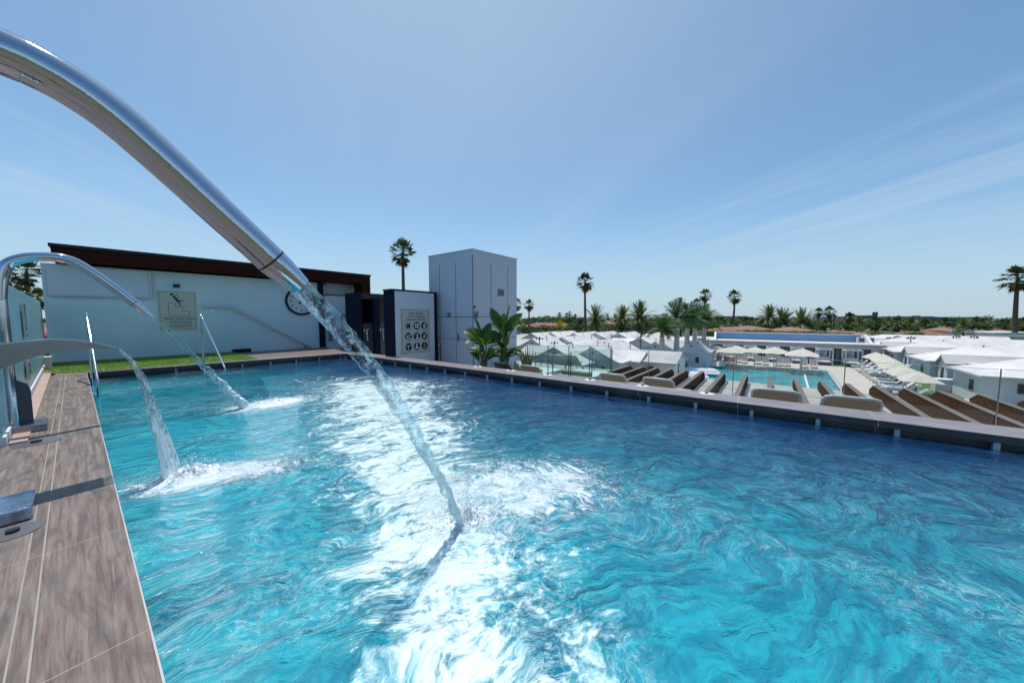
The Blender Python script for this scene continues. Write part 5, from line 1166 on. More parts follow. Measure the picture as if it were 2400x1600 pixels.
# cabanas
def cab(label,x0,x1,off):
    a=bpnt(x0,840,off); b=bpnt(x1,840,off); w_=(b-a).dot(BD); O=Vector((a.x,a.y,ZG+.04)); t=thing('cabana',label,'cabana',O,math.atan2(BD.y,BD.x),'white framed cabanas along the pool bar')
    for i in (0,1):
        for j in (0,1): mb=MB(); mb.obox(O+BD*(i*w_)-BN*(j*1.6)+Z*1.05,BD,BN,Z,.10,.10,2.1); mb.build('post',white,t)
    mb=MB(); 
    for j in (0,1): mb.obox(O+BD*(w_/2)-BN*(j*1.6)+Z*2.08,BD,BN,Z,w_+.1,.11,.12)
    for i in (0,1): mb.obox(O+BD*(i*w_)-BN*.8+Z*2.08,BD,BN,Z,.11,1.5,.11)
    mb.build('top_frame',white,t)
    mb=MB(); mb.obox(O+BD*(w_/2)-BN*.8+Z*.2,BD,BN,Z,w_-.2,1.4,.3); mb.build('bed_base',M_('dark_bed_base',(.10,.10,.11),.6),t)
    mb=MB(); mb.obox(O+BD*(w_/2)-BN*.8+Z*.42,BD,BN,Z,w_-.2,1.4,.14); mb.build('mattress',cushw,t)
    mb=MB(); mb.obox(O+BD*(w_/2)-BN*1.45+Z*.75,BD,BN,Z,w_-.2,.16,.5); mb.build('back_cushion',M_('grey_cushion',(.42,.42,.44),.8),t)
    mb=MB(); [mb.obox(O+BD*(w_*.35)-BN*1.62+Z*(1.3+k*.22),BD,BN,Z,w_*.4,.02,.06) for k in range(3)]; mb.build('back_slats',navy,t)
for i,(a,b) in enumerate(((1634,1664),(1694,1722),(1744,1772),(1798,1826),(1856,1884),(1917,1952),(1982,2021))):
    cab(['cabana partly behind the rightmost palm trunk','second cabana from the left behind the cream parasols','third cabana from the left behind the single parasol','fourth cabana from the left behind a pair of parasols','fifth cabana, behind the rightmost parasol pair','cabana standing clear to the right of all bar parasols','rightmost cabana, beside the lawn parasols'][i],a,b,2.3)
# ---------- bungalows
winm=M_('dark_window',(.03,.04,.05),.1,0,.3,3,spec=.7); shut=M_('brown_shutter',(.10,.08,.07),.6)
def roofprof(w,h,r,ov=.22,n=8):
    top=[]; W2=w/2+ov
    for i in range(-n,n+1):
        f=abs(i)/n; z=h+(r-h)*(1-f)**1.0 + .0
        z=h+(r-h)*(max(0,1-f*1.12)*.75+.25*(1-f)**2); top.append((W2*i/n,z))
    return top
def wing(parent,cx,cy,w,L,h,r,axis='y',rm=None):
    # gable wing centred at cx,cy in the parent's frame
    tp_=roofprof(w,h,r); th=.16
    ax,ay=((1,0,0),(0,1,0)) if axis=='y' else ((0,1,0),(1,0,0))
    O=Vector((cx,cy,0))-Vector(ay)*(L/2)
    wall=[(-w/2,0),(w/2,0)]+[(x,z-.06) for x,z in tp_[::-1] if abs(x)<=w/2]
    mb=MB(); mb.prism(wall,O,ax,Z,ay,L); mb.build('wall',whiteblue if False else white,parent,world=False)
    mb=MB(); mb.prism(tp_+[(x,z-th) for x,z in tp_[::-1]],O-Vector(ay)*.2,ax,Z,ay,L+.4); return mb.build('roof',rm or roofwhite,parent,world=False)
def win(parent,p,ax,nz,w,h,m=winm,name='window'):
    p=Vector(p); mb=MB(); mb.obox(p+Vector(nz)*.02,ax,nz,Z,w,.06,h); o=mb.build(name,shut,parent,world=False)
    mb=MB(); mb.obox(p+Vector(nz)*.055,ax,nz,Z,w-.12,.02,h-.12); mb.build('pane',m,o,world=False); return o
def bung_right(label,O,full=True,L=15):
    t=thing('bungalow',label,'bungalow',(O.x,O.y,ZG),R(ANG),'white bungalows right of the lower pool')
    wing(t,0,-L/2,2.2,L,2.3,3.05,rm=roofshade)
    # hip roofed block nearer to us
    x0,x1,y0,y1=-9.0,-3.7,-L,.4; xm=(x0+x1)/2; mb=MB(); mb.box(x0,x1,y0,y1,0,2.3); mb.build('wall',white,t,world=False)
    o=.35; e=2.28; n=10; vs=[];fs=[]
    # swept hip
    def rz(fx,fy): 
        f=min(fx,fy); return e+1.25*(f**1.2)
    nx,ny=16,24
    for j in range(ny+1):
        for i in range(nx+1):
            x=x0-o+(x1-x0+2*o)*i/nx; y=y0-o+(y1-y0+2*o)*j/ny
            fx=min(x-(x0-o),(x1+o)-x)/((x1-x0)/2+o); fy=((y1+o)-y)/((x1-x0)/2+o)*1.0; fy=min(1,fy)
            vs.append((x,y,rz(max(0,fx),max(0,fy))))
    b=len(vs)
    for j in range(ny):
        for i in range(nx): k=j*(nx+1)+i; fs.append((k,k+1,k+nx+2,k+nx+1))
    mb=MB(); mb.add(vs,fs); mb.box(x0-o,x1+o,y0-o,y1+o,e-.13,e-.004); mb.build('roof',roofwhite,t,world=False)
    mb=MB(); mb.box(-3.7,-1.1,-L,-1.3,0,2.35); mb.build('link_wall',white,t,world=False)
    mb=MB(); mb.box(-3.8,-1.0,-L,-.9,2.352,2.47); mb.build('link_roof',roofwhite,t,world=False)
    win(t,(-2.3,-1.3,1.05),(1,0,0),(0,1,0),.9,1.0); 
    mb=MB(); mb.box(-1.95,-1.3,-1.3,-1.24,0.02,2.0); mb.build('door',M_('dark_door',(.03,.035,.045),.4),t,world=False)
    win(t,(-1.1,-.75,1.35),(0,1,0),(-1,0,0),.45,.9); win(t,(.0,0.0,1.35),(1,0,0),(0,1,0),.5,1.0)
    win(t,(x0,-1.2,1.5),(0,1,0),(-1,0,0),.5,.7); win(t,(x0,-5.2,1.2),(0,1,0),(-1,0,0),1.5,1.2)
    win(t,(-7,.4,1.3),(1,0,0),(0,1,0),.6,.8)
    mb=MB(); mb.box(-3.69,-2.6,.1,1.3,.02,1.15); u=mb.build('utility_box',white,t,world=False,bevel=.03)
    for vx_,vy_ in ((-6.2,-3.5),(-5.2,-7),(.3,-5.5)): mb=MB(); mb.tube([(vx_,vy_,2.5),(vx_,vy_,3.35)],.05,7); mb.tube([(vx_,vy_,3.35),(vx_,vy_,3.42)],.09,7); mb.build('roof_vent',steelb,t,world=False)
    return t
O=G(2212.5,833.5,3.5); O=Vector((O.x,O.y,0))
for k,l in enumerate(['nearest bungalow on the right with rules board on its wall and utility box','second bungalow in the right row, behind the nearest one','third bungalow in the right row','fourth bungalow in the right row','farthest bungalow in the right row, beside the tall lamp posts']):
    bung_right(l,O+W*10.5*k)
for k,l in enumerate(['bungalow roof at the right edge of the photo, second column, front','bungalow roof of the second column behind the front one','bungalow roof of the second column beside the tall bare palm trunk','bungalow roof at the back of the second column']):
    bung_right(l,O+W*(10.5*k+5)-U*17)
# rules board on the near bungalow wall
bx0=O-W*9.02-U*3.0; 
rr_=Board('wall_rules_board','cream rules board with round icons on the nearest bungalow wall',Vector((bx0.x,bx0.y,ZG+1.95))+U*.8*0,Vector((bx0.x,bx0.y,ZG+.35))-U*.9,-U,-W)
mb=MB()
for j in range(3):
    for i in range(3): rr_.circ(mb,.25+.25*i,.45+.19*j,.11)
mb.build('round_icons',inkm,rr_.t)
for y,b in ((.12,'POOL RULES'),(.20,'POOL REGELN'),(.28,'NORMAS PISCINA')): text('lettering',b,.10,rr_.p(.5,y,.022),-U,-W,inkm,rr_.t)
def bung_left(label,px,py,ori,w=5.6,L=9.5,h=2.2,r=3.55,cross=True,cs=1,group='white bungalows beyond the deck'):
    P=G(px,py,Hg-r); base={'W':R(ANG+90),'U':R(ANG)}[ori]     # local -y... gable end at y=0 facing us
    # local frame: +x along the facade, -y goes... gable wall at y=0, body goes +y
    rz={'W':R(ANG-90),'U':R(ANG)}[ori]
    t=thing('bungalow',label,'bungalow',(P.x,P.y,ZG),rz,group)
    wing(t,0,L/2,w,L,h,r)
    if cross:
        wing(t,cs*(w/2+1.9),L*.6,5.2,4.2,h-.1,r-.55,'x',rm=roofshade); wing(t,-cs*(w/2+1.7),L*.72,4.4,3.8,h-.1,r-.65,'x')
        win(t,(cs*(w/2+4.0),L*.6-.6,1.3),(0,1,0),(cs,0,0),.6,1.0); win(t,(cs*(w/2+1.9),L*.6-2.6,1.2),(1,0,0),(0,-1,0),.6,.9); win(t,(-cs*(w/2+1.7),L*.72-2.2,1.2),(1,0,0),(0,-1,0),.9,.9)
    win(t,(-w*.28,0,1.3),(1,0,0),(0,-1,0),.55,.8); win(t,(w*.2,0,1.3),(1,0,0),(0,-1,0),.4,.7)
    for vx_,vy_ in ((.5,L*.3),(-.9,L*.55),(1.2,L*.8)): mb=MB(); mb.tube([(vx_,vy_,r-1.0),(vx_,vy_,r+.12)],.06,7); mb.tube([(vx_,vy_,r+.12),(vx_,vy_,r+.17)],.10,7); mb.build('roof_vent',steelb,t,world=False)
    mb=MB(); mb.disc((0,-.01,r-.62),(1,0,0),Z,(0,-1,0),.11,.03,12); mb.build('gable_vent',winm,t,world=False)
    return t
LB=[(1389,812,'W',1,'near bungalow behind the green glass with a gable facing us'),
(1300,812,'W',-1,'near bungalow behind the lamp posts, left of the gable one'),
(1536,800,'W',1,'bungalow with swept roof just left of the first royal palm trunk'),
(1318,789,'W',1,'bungalow with blue shaded gable behind the two cross-shaped lamps'),
(1248,793,'W',-1,'bungalow at the tower edge, left of the blue shaded gable'),
(1620,799,'W',1,'bungalow between the royal palm trunks'),
(1246,780,'W',-1,'back row bungalow at the tower edge'),
(1291,778,'W',1,'back row bungalow second from the tower'),
(1345,780,'W',1,'back row bungalow left of the tall thin palm trunk'),
(1396,779,'W',1,'back row bungalow right of the tall thin palm trunk'),
(1450,780,'W',1,'back row bungalow below the pair of date palms'),
(1510,783,'W',-1,'back row bungalow below the largest date palm'),
(1500,790,'W',1,'bungalow roof behind the black lamp post')]
for px,py,o_,cs_,l in LB: bung_left(l,px,py,o_,cs=cs_,cross=px not in (1620,1536),w={1620:3.6,1536:4.6}.get(px,5.6+(px%3)*.5),L={1620:6,1536:7}.get(px,9.5))
# plain white walls left of the bar
for px,yy,w_,h_,l in ((1700,61,5,2.6,'plain white block wall left of the pool bar'),(2085,62,9,2.6,'plain white block between the bar and the right bungalows')):
    b=atY(px if px>1800 else 1638,744,yy); t=thing('white_block',l,'building',(b.x,b.y,ZG),R(ANG)); mb=MB(); mb.box(0,4.5,-w_/2,w_/2,0,h_); mb.build('wall',white,t,world=False); mb=MB(); mb.box(-.1,4.6,-w_/2-.1,w_/2+.1,h_+.002,h_+.15); mb.build('roof',roofwhite,t,world=False); win(t,(0,w_*.1,1.3),(0,1,0),(-1,0,0),1.2,1.1)
# ---------- lamps
def lamp(label,px,pyb,pyt,first=None,cross=True,H=None):
    b=G(px,pyb,Hg); hh=atY(px,pyt,b.y).z-ZG
    if first is None:
        t=thing('lamp_post',label,'lamp post',(b.x,b.y,ZG),0,'black lamp posts among the bungalows')
        MB().tube([(0,0,0),(0,0,4.0)],[.07,.05],8).build('pole',black,t,world=False)
        for k in range(4):
            q=R(ANG+20)+k*math.pi/2; c,s=math.cos(q),math.sin(q); mb=MB(); mb.tube([(0,0,3.72),(c*.25,s*.25,3.82),(c*.38,s*.38,3.74)],.03,6); mb.tube([(c*.38,s*.38,3.78),(c*.40,s*.40,3.58)],[.05,.12],8); mb.build('lamp_head',black,t,world=False)
        return t
    q=dup(first,b,0,label); q.scale=(1,1,hh/4.0); return q
l0=lamp('black four-headed lamp post left of the two over the green glass',1264,860,791)
for px,pb,pt,l in ((1299,856,799,'black four-headed lamp post right of the two over the green glass'),(1433,826,781,'black four-headed lamp post above the middle bungalow roof'),(1240,823,777,'lamp post among the roofs near the tower edge'),(1358,802,772,'slim lamp post on the back bungalow row'),(1417,800,770,'slim lamp post between back row roofs'),(2077,836,790,'left lamp post of the close pair right of the pool bar'),(2082,838,789,'right lamp post of the close pair right of the pool bar'),(2099,845,786,'lamp post in front of the farthest right bungalow'),(2130,852,787,'lamp post rising over the third right bungalow'),(2237,840,785,'lamp post behind the right bungalow roofs'),(2278,842,785,'lamp post near the white walls on the right')):
    lamp(l,px,pb,pt,l0)
def spole(label,px,pb,pt):
    b=G(px,pb,Hg); z=atY(px,pt,b.y).z; t=thing('slim_lamp_post',label,'lamp post',(b.x,b.y,ZG)); MB().tube([b,Vector((b.x,b.y,z))],[.07,.05],8).build('pole',black,t); MB().tube([Vector((b.x,b.y,z-.1)),Vector((b.x,b.y,z+.25))],[.12,.07],10).build('lamp_head',black,t)
spole('tall slim black post in front of the bungalow with the lifebuoy',1500,872,788); spole('slim black post behind the first royal palm',1580,846,792)
# lifebuoys
def buoy(label,px,py,H):
    c=G(px,py,H); t=thing('lifebuoy',label,'lifebuoy',c); pts=[c+W*0+( (W*.0+U*math.cos(q))*.0+Vector((math.cos(q)*.30,math.sin(q)*.0,math.sin(q)*.38))) for q in [2*math.pi*k/20 for k in range(21)]]; MB().tube(pts,.075,8).build('ring',M_('orange_buoy',(.55,.16,.03),.5),t); MB().tube([Vector((c.x,c.y,ZG)),c-Z*.45],.03,6).build('post',white,t)
buoy('orange lifebuoy beside the corner of the green glass',1442,854,5.0); buoy('orange lifebuoy by the bungalow near the first royal palm',1547,829,5.0)
# white faceted planters by the lower pool
plm=M_('white_planter',(.70,.72,.75),.4); plb=M_('blue_stripe',(.22,.42,.62),.5)
for (px,py,l,rx) in ((1632,868,'white faceted planter with blue band nearest the turquoise pool',2.6),(1606,878,'white faceted planter with blue band in front of the ribs',2.4),(1662,852,'white faceted planter farthest from us by the pool corner',2.2),(1575,880,'white faceted planter round the first royal palm',2.2)):
    c=G(px-14,py,Hg-.4); t=thing('planter',l,'planter',(c.x,c.y,ZG),R(ANG)); vs=[];fs=[]; 
    lv=[(0,1.0,.75),(.28,1.15,1),(.75,.95,1)]
    rg=[(-1,-.5),(-.6,-1),(.6,-1),(1,-.45),(1,.5),(.5,1),(-.6,1),(-1,.5)]
    for z,f,_ in ((0.02,.8,0),(.35,1.1,0),(.75,.9,0)): vs+=[(x*f*1.3,y*f*rx,z) for x,y in rg]
    for r_ in range(2): fs+=[(r_*8+i,r_*8+(i+1)%8,r_*8+8+(i+1)%8,r_*8+8+i) for i in range(8)]
    fs.append(tuple(range(16,24))); mb=MB(); mb.add(vs,fs); mb.build('body',plm,t,world=False)
    mb=MB(); mb.add([(-1.2,-.9,.765),(1.1,-.9,.765),(1.1,-.2,.765),(-1.2,-.2,.765)],[(0,1,2,3)]); mb.add([(-1.45,-.9,.33),(-1.18,-.8,.75),(-1.18,-.2,.75),(-1.45,-.25,.33)],[(0,1,2,3)]); mb.build('blue_band',plb,t,world=False)
    mb=MB(); rnd=random.Random(px)
    for _ in range(90):
        a=rnd.random()*6.28; r0=rnd.random()*.5; o=Vector((math.cos(a)*r0,math.sin(a)*r0+rx*.3,.76)); d=Vector((math.cos(a)*rnd.uniform(.1,.5),math.sin(a)*rnd.uniform(.1,.5),rnd.uniform(.3,.7))); s=Vector((-math.sin(a),math.cos(a),0))*.03; mb.add([o-s,o+s,o+d],[(0,1,2)])
    mb.build('plants',M_('dark_spiky_plants',(.03,.045,.03),.7),t,world=False)
# ---------- palms
fanm=M_('fan_palm_leaf',(.07,.12,.028),.55,0,.4,2,col2=(.035,.07,.018),rand=.15,trans=.15); drym=M_('dry_palm_leaf',(.09,.06,.025),.8,0,.4,4,col2=(.06,.045,.02))
trunkm=M_('palm_trunk_bark',(.12,.085,.06),.9,0,.4,3,.02,12,stretch=(1,1,4)); datem=M_('date_palm_leaf',(.075,.12,.03),.5,0,.4,1,col2=(.16,.18,.05),rand=.15,trans=.2)
royalm=M_('royal_palm_leaf',(.03,.085,.022),.7,0,.4,1.5,col2=(.065,.14,.025),rand=.2,trans=.2); greyt=M_('royal_palm_trunk',(.48,.46,.44),.8,0,.3,2,.01,15); shaft=M_('crownshaft_green',(.14,.19,.05),.5); yellowm=M_('yellow_palm_leaf',(.42,.36,.04),.6,0,.3,2,trans=.2)
def fan_crown(seed,n=58,skirt=8):
    rnd=random.Random(seed); mb=MB(); md=MB()
    for i in range(n+skirt):
        dry=i>=n; az=rnd.random()*6.283; el=R(rnd.uniform(-50,85)) if not dry else R(rnd.uniform(-88,-55))
        d=Vector((math.cos(az)*math.cos(el),math.sin(az)*math.cos(el),math.sin(el))); L=rnd.uniform(.5,.85); p=d*L*.9; 
        side=d.cross(Z); side=side.normalized() if side.length>.05 else Vector((1,0,0)); nn=side.cross(d).normalized(); R_=rnd.uniform(.38,.55)
        tgt=md if dry else mb
        tgt.add([side*.018,-side*.018,p-side*.012,p+side*.012],[(0,1,2,3)])
        for k in range(9):
            q=R(-80+160*k/8); e=(d*math.cos(q)+side*math.sin(q)); l=R_*(1-.25*abs(k-4)/4)*rnd.uniform(.85,1.1)
            tip=p+e*l-Z*(.14*l+abs(k-4)*.02)+nn*.03*rnd.uniform(-1,1); s=(d*(-math.sin(q))+side*math.cos(q))*.045
            m_=p+e*l*.55; tgt.add([p,m_+s,tip,m_-s],[(0,1,2,3)])
    return mb,md
def feather_crown(seed,n=46,L=1.0,droop=1.1,elmin=-25,leaflet=.20,up=88):
    rnd=random.Random(seed); mb=MB()
    for i in range(n):
        az=rnd.random()*6.283; el=R(elmin+(up-elmin)*(i/n)**1.15+rnd.uniform(-6,6)); d=Vector((math.cos(az)*math.cos(el),math.sin(az)*math.cos(el),math.sin(el)))
        h=Vector((math.cos(az),math.sin(az),0)); side=h.cross(Z).normalized(); N=11; p=Vector((0,0,0)); dd=d; l=L*rnd.uniform(.85,1.08); pts=[p]
        for k in range(N): dd=(dd-Z*(droop/N)*(.3+1.2*k/N)*max(.25,math.cos(el))).normalized(); p=p+dd*(l/N); pts.append(p)
        for k in range(1,N):
            a=pts[k]; b=pts[k+1]-a; f=k/N; w=leaflet*math.sin(math.pi*min(1,.15+f*.8))**.7
            for s in (-1,1):
                for off in (0,.5):
                    o=a+b*off; tip=o+side*s*w*rnd.uniform(.8,1.1)+b.normalized()*w*.65-Z*w*.35; mb.add([o,o+b*.42,tip],[(0,1,2)])
        for k in range(N): mb.add([pts[k]+side*.008,pts[k]-side*.008,pts[k+1]-side*.006,pts[k+1]+side*.006],[(0,1,2,3)])
    return mb
def trunk(h,r0,r1,bend,seed,n=9,mat=None,bulge=0):
    rnd=random.Random(seed); pts=[];rs=[]
    for i in range(10):
        f=i/9; pts.append(Vector((bend*math.sin(f*1.6),bend*.4*math.sin(f*2.4),h*f))); rs.append((r0+(r1-r0)*f)*(1+bulge*math.sin(f*math.pi)))
    mb=MB(); mb.tube(pts,rs,n); return mb,pts[-1]
PROTO={}
def palm(kind,label,px,pyc,pyb,size,group,seed=0,Yd=None,stretch_tr=1):
    # crown centre pixel row pyc, ground row pyb (or distance), crown radius in pixels
    if Yd is None: b=G(px,pyb,Hg); Yd=b.y
    b=atY(px,744,Yd); zc=atY(px,pyc,Yd).z; rad=size*Yd/F*{'fan':1.02,'date':1.15,'royal':1.12,'yellow':1.1}[kind]; h=zc-ZG
    key=(kind,seed%3)
    t=thing({'fan':'fan_palm','date':'date_palm','royal':'royal_palm','yellow':'yellow_palm'}[kind],label,'palm tree',(b.x,b.y,ZG),random.Random(px).random()*6,group)
    if key not in PROTO:
        if kind=='fan': PROTO[key]=fan_crown(seed%3+1)
        elif kind=='date': PROTO[key]=(feather_crown(seed%3+11,72,1.0,1.35,-30,.15),None)
        elif kind=='royal': PROTO[key]=(feather_crown(seed%3+21,26,1.0,1.15,-12,.30,86),None)
        else: PROTO[key]=(feather_crown(seed%3+31,34,1.0,.7,25,.14),None)
        mm={'fan':fanm,'date':datem,'royal':royalm,'yellow':yellowm}[kind]; out=[]
        for k,(mbb,mt) in enumerate(zip(PROTO[key],(mm,drym))):
            if mbb is None: out.append(None); continue
            me=bpy.data.meshes.new(kind+'_crown'); me.from_pydata([tuple(v) for v in mbb.v],[],mbb.f); me.materials.append(mt); out.append(me)
        PROTO[key]=out
    bend=random.Random(px*3).uniform(-.04,.04)*h if kind=='fan' else 0
    if kind=='fan': mb,top=trunk(h,max(.2,rad*.16),max(.14,rad*.10),bend,px); m=trunkm
    elif kind=='date': mb,top=trunk(h-rad*.1,rad*.13,rad*.13,0,px); m=trunkm
    elif kind=='royal': mb,top=trunk(h*.80,.30,.24,0,px,12,bulge=.18); m=greyt
    else: mb,top=trunk(h*.3,.15,.15,0,px); m=trunkm
    mb.build('trunk',m,t,world=False)
    if kind=='royal':
        mb=MB(); mb.tube([(0,0,h*.80),(0,0,h*.87),(0,0,h*1.0)],[.23,.20,.10],10); mb.build('crownshaft',shaft,t,world=False); top=Vector((0,0,h*.96))
    if kind=='date': mb=MB(); mb.tube([(0,0,h-rad*.35),(0,0,h-rad*.16),(0,0,h-rad*.02)],[rad*.14,rad*.22,rad*.12],12); mb.build('trunk_bulge',M_('date_palm_boss',(.16,.08,.04),.9,0,.4,4),t,world=False)
    for nm,me in zip(('crown','dry_leaves'),PROTO[key]):
        if me is None: continue
        o=bpy.data.objects.new(nm,me); COL.objects.link(o); o.parent=t; o.location=top; o.scale=(rad,rad,rad)
    return t
tall='tall fan palms on the skyline'
for i,(px,pc,pb,sz,l) in enumerate([(949,592,None,30,'tall fan palm rising behind the pool rules wall'),(1374,661,802,21,'tallest thin fan palm right of the tower'),(1240,715,812,14,'fan palm just right of the tower with a drooping yellow leaf'),(1209,713,812,15,'fan palm half hidden by the tower edge'),(1647,692,800,15,'taller of two fan palms above the royal palms'),(1634,712,797,13,'shorter of two fan palms above the royal palms'),(1717,696,780,16,'solitary tall fan palm left of the date palm trio'),(1917,732,772,11,'left of two small fan palms right of the date palm trio'),(1943,731,774,14,'right of two small fan palms right of the date palm trio'),(2384,652,808,30,'tall windswept fan palm at the right edge'),(1992,746,773,14,'dark round-headed fan palm before the far dark building')]):
    palm('fan',l,px,pc,pb,sz,tall,i,Yd=70 if pb is None else None)
for i,(px,pc,sz,yd,l) in enumerate([(75,640,30,42,'fan palm seen between the near cannon arch and the white building'),(14,652,26,40,'fan palm at the left edge behind the steel arch'),(92,700,26,30,'low dark palm behind the end of the teal screen'),(60,694,24,34,'low palm behind the top of the teal screen')]): palm('fan',l,px,pc,None,sz,'palms behind the teal screen',i,Yd=yd)
for i,(px,pc,pb,sz,l) in enumerate([(1395,745,795,32,'dark date palm beside the tallest thin palm'),(1459,742,790,28,'yellowish date palm in the middle of the three left ones'),(1444,752,786,18,'small date palm tucked behind the yellowish one'),(1500,741,792,36,'largest date palm left of the royal palms'),(1803,741,781,28,'left date palm of the trio behind the bar roof'),(1834,752,781,32,'middle date palm of the trio behind the bar roof'),(1879,755,781,34,'right date palm of the trio behind the bar roof')]):
    palm('date',l,px,pc,pb,sz,'date palms behind the white roofs',i)
for i,(px,pc,pb,sz,l) in enumerate([(1553,768,874,38,'front royal palm with yellowish crown and short grey trunk'),(1588,742,869,44,'second royal palm from the left with tall spiky crown'),(1612,746,862,42,'third royal palm from the left'),(1630,748,853,38,'fourth royal palm from the left'),(1652,748,846,38,'rightmost royal palm in front of the bar end')]):
    palm('royal',l,px,pc,pb,sz,'royal palms in the white planters',i)
palm('yellow','bright yellow-leaved palm above the back bungalow roofs',1312,768,786,30,'yellow palms',0)
# ---------- trees
treem=M_('tree_foliage',(.04,.085,.02),.6,0,.5,1.2,col2=(.085,.15,.035),rand=.35,trans=.15); bushm=M_('bush_foliage',(.06,.13,.02),.6,0,.5,1.2,col2=(.10,.18,.03),rand=.25,trans=.15)
barkm=M_('tree_bark',(.10,.075,.055),.9)
def crown_mesh(seed,n=700,blobs=9,flat=.7):
    rnd=random.Random(seed); mb=MB(); B=[(Vector((rnd.gauss(0,.42),rnd.gauss(0,.42),rnd.gauss(0,.28)*flat+.05)),rnd.uniform(.32,.55)) for _ in range(blobs)]
    for _ in range(n):
        c,r=rnd.choice(B); d=Vector((rnd.gauss(0,1),rnd.gauss(0,1),rnd.gauss(0,1))).normalized(); p=c+Vector((d.x,d.y,d.z*flat))*r*rnd.uniform(.65,1.05)
        a=Vector((rnd.gauss(0,1),rnd.gauss(0,1),rnd.gauss(0,1))).normalized(); b=a.cross(d); b=b.normalized() if b.length>.01 else Vector((1,0,0)); s=rnd.uniform(.045,.085)
        mb.add([p-a*s,p+b*s*.7,p+a*s,p-b*s*.7],[(0,1,2,3)])
    me=bpy.data.meshes.new('crown'); me.from_pydata([tuple(v) for v in mb.v],[],mb.f); return me
CR=[crown_mesh(s) for s in range(5)]
CT=[]
for m_ in (treem,bushm):
    for me in CR: c=me.copy(); c.materials.append(m_); CT.append(c)
tm=None
def tree(px,pytop,Yd,wpx,label,group,bush=False,i=0,cat='tree'):
    b=atY(px,744,Yd); zt_=atY(px,pytop,Yd).z; rad=wpx*Yd/F/2; hc=max(rad*.9,1.0)
    t=thing('bush' if bush else 'tree',label,'bush' if bush else 'tree',(b.x,b.y,ZG),random.Random(i*7+px).random()*6,group)
    o=bpy.data.objects.new('crown',CT[(i%5)+(5 if bush else 0)]); COL.objects.link(o); o.parent=t; cz=zt_-ZG-hc*.75; o.location=(0,0,max(cz,hc*.4)); o.scale=(rad,rad,hc)
    mb=MB(); mb.tube([(0,0,0),(rad*.03,0,max(cz,hc*.4)*.7),(0,rad*.04,max(cz,hc*.4))],[rad*.10+.05,rad*.08+.04,rad*.05],7); mb.build('trunk',barkm,t,world=False)
rnd=random.Random(5)
i=0
for px in range(1214,1700,13):
    i+=1; tree(px+rnd.uniform(-6,6),rnd.uniform(732,744),rnd.uniform(150,190),rnd.uniform(44,64),'dark evergreen tree in the skyline belt left of the bar','trees in the skyline belt',i=i)
for px in range(1222,1720,13):
    i+=1; tree(px+rnd.uniform(-6,6),rnd.uniform(747,759),rnd.uniform(105,130),rnd.uniform(34,54),'mid green tree standing in front of the skyline belt','trees in front of the skyline belt',i=i)
for px in range(1700,2440,12):
    i+=1; tree(px+rnd.uniform(-7,7),rnd.uniform(752,759),rnd.uniform(150,240),rnd.uniform(44,62),'dark tree in the wide belt below the far dark buildings','trees in the wide belt',i=i)
for k,px in enumerate(range(1690,2440,30)):
    px=px+rnd.uniform(-9,9); palm('date' if k%2 else 'fan','bushy palm in the wide belt below the far dark buildings',px,rnd.uniform(757,764),None,rnd.uniform(12,20),'palms in the wide belt',k,Yd=rnd.uniform(135,170))
for k,(px,pt) in enumerate([(1312,736),(1328,737),(1335,733),(1348,740),(1424,740),(1663,744),(1681,746),(1694,746),(1706,746),(1733,746)]): palm('fan','tiny fan palm showing above the skyline belt',px,pt+2,None,6,'tiny palms above the skyline belt',k,Yd=200)
for k,(px,pt,yd,wp,l) in enumerate([(2062,769,78,46,'pale green bushy tree right of the bar roof'),(2142,772,80,34,'pale green bush behind the third right bungalow'),(2206,777,72,46,'large green bush behind the right bungalow roofs'),(2262,764,76,34,'round green tree by the white walls on the right'),(2104,781,84,26,'small green bush beside the pair of lamp posts'),(2010,762,100,28,'small green tree behind the bar roof units'),(2290,770,86,26,'dark bush behind the round green tree')]): tree(px,pt,yd,wp,l,None,True,k)
for k,(px,pt,yd,wp,l) in enumerate([(2135,905,24.5,36,'yellow-green bush by the lawn just beyond the ribbed roof'),(2175,912,23.5,40,'spiky green bush between the lawn and the nearest bungalow'),(1490,862,40,22,'small green bush by the bungalow with the lifebuoy')]): tree(px,pt,yd,wp,l,None,True,k+1)
# clipped hedge
hedm=M_('clipped_hedge',(.07,.15,.02),.8,0,.5,3,.1,4,col2=(.04,.09,.015))
def hedge(label,p0,p1,yd0,yd1,h,seed):
    a=v2(atY(p0,744,yd0)); b=v2(atY(p1,744,yd1)); D=(b-a).normalized(); L_=(b-a).length; N=Vector((-D.y,D.x,0)); t=thing('hedge',label,'hedge',(a.x,a.y,ZG),math.atan2(D.y,D.x)); rnd=random.Random(seed); mb=MB(); mb.obox((L_/2,0,h*.47),(1,0,0),(0,1,0),(0,0,1),L_,1.4,h*.94)
    for _ in range(int(L_*40)):
        p=Vector((rnd.random()*L_,rnd.uniform(-.8,.8),h*rnd.uniform(.8,1.05) if rnd.random()<.6 else h*rnd.random())); 
        if p.z<h*.8: p.y=-.75
        a1=Vector((rnd.gauss(0,1),rnd.gauss(0,1),rnd.gauss(0,1))).normalized()*.16; b1=Vector((rnd.gauss(0,1),rnd.gauss(0,1),rnd.gauss(0,1))).normalized()*.12; mb.add([p-a1,p+b1,p+a1,p-b1],[(0,1,2,3)])
    mb.build('foliage',hedm,t,world=False)
hedge('bright clipped hedge behind the back bungalow row',1255,1420,96,92,2.8,1); hedge('clipped hedge right of the tallest thin palm',1405,1560,90,88,2.6,2); hedge('clipped hedge along the back of the pool bar',1655,2000,74,66,3.6,3)
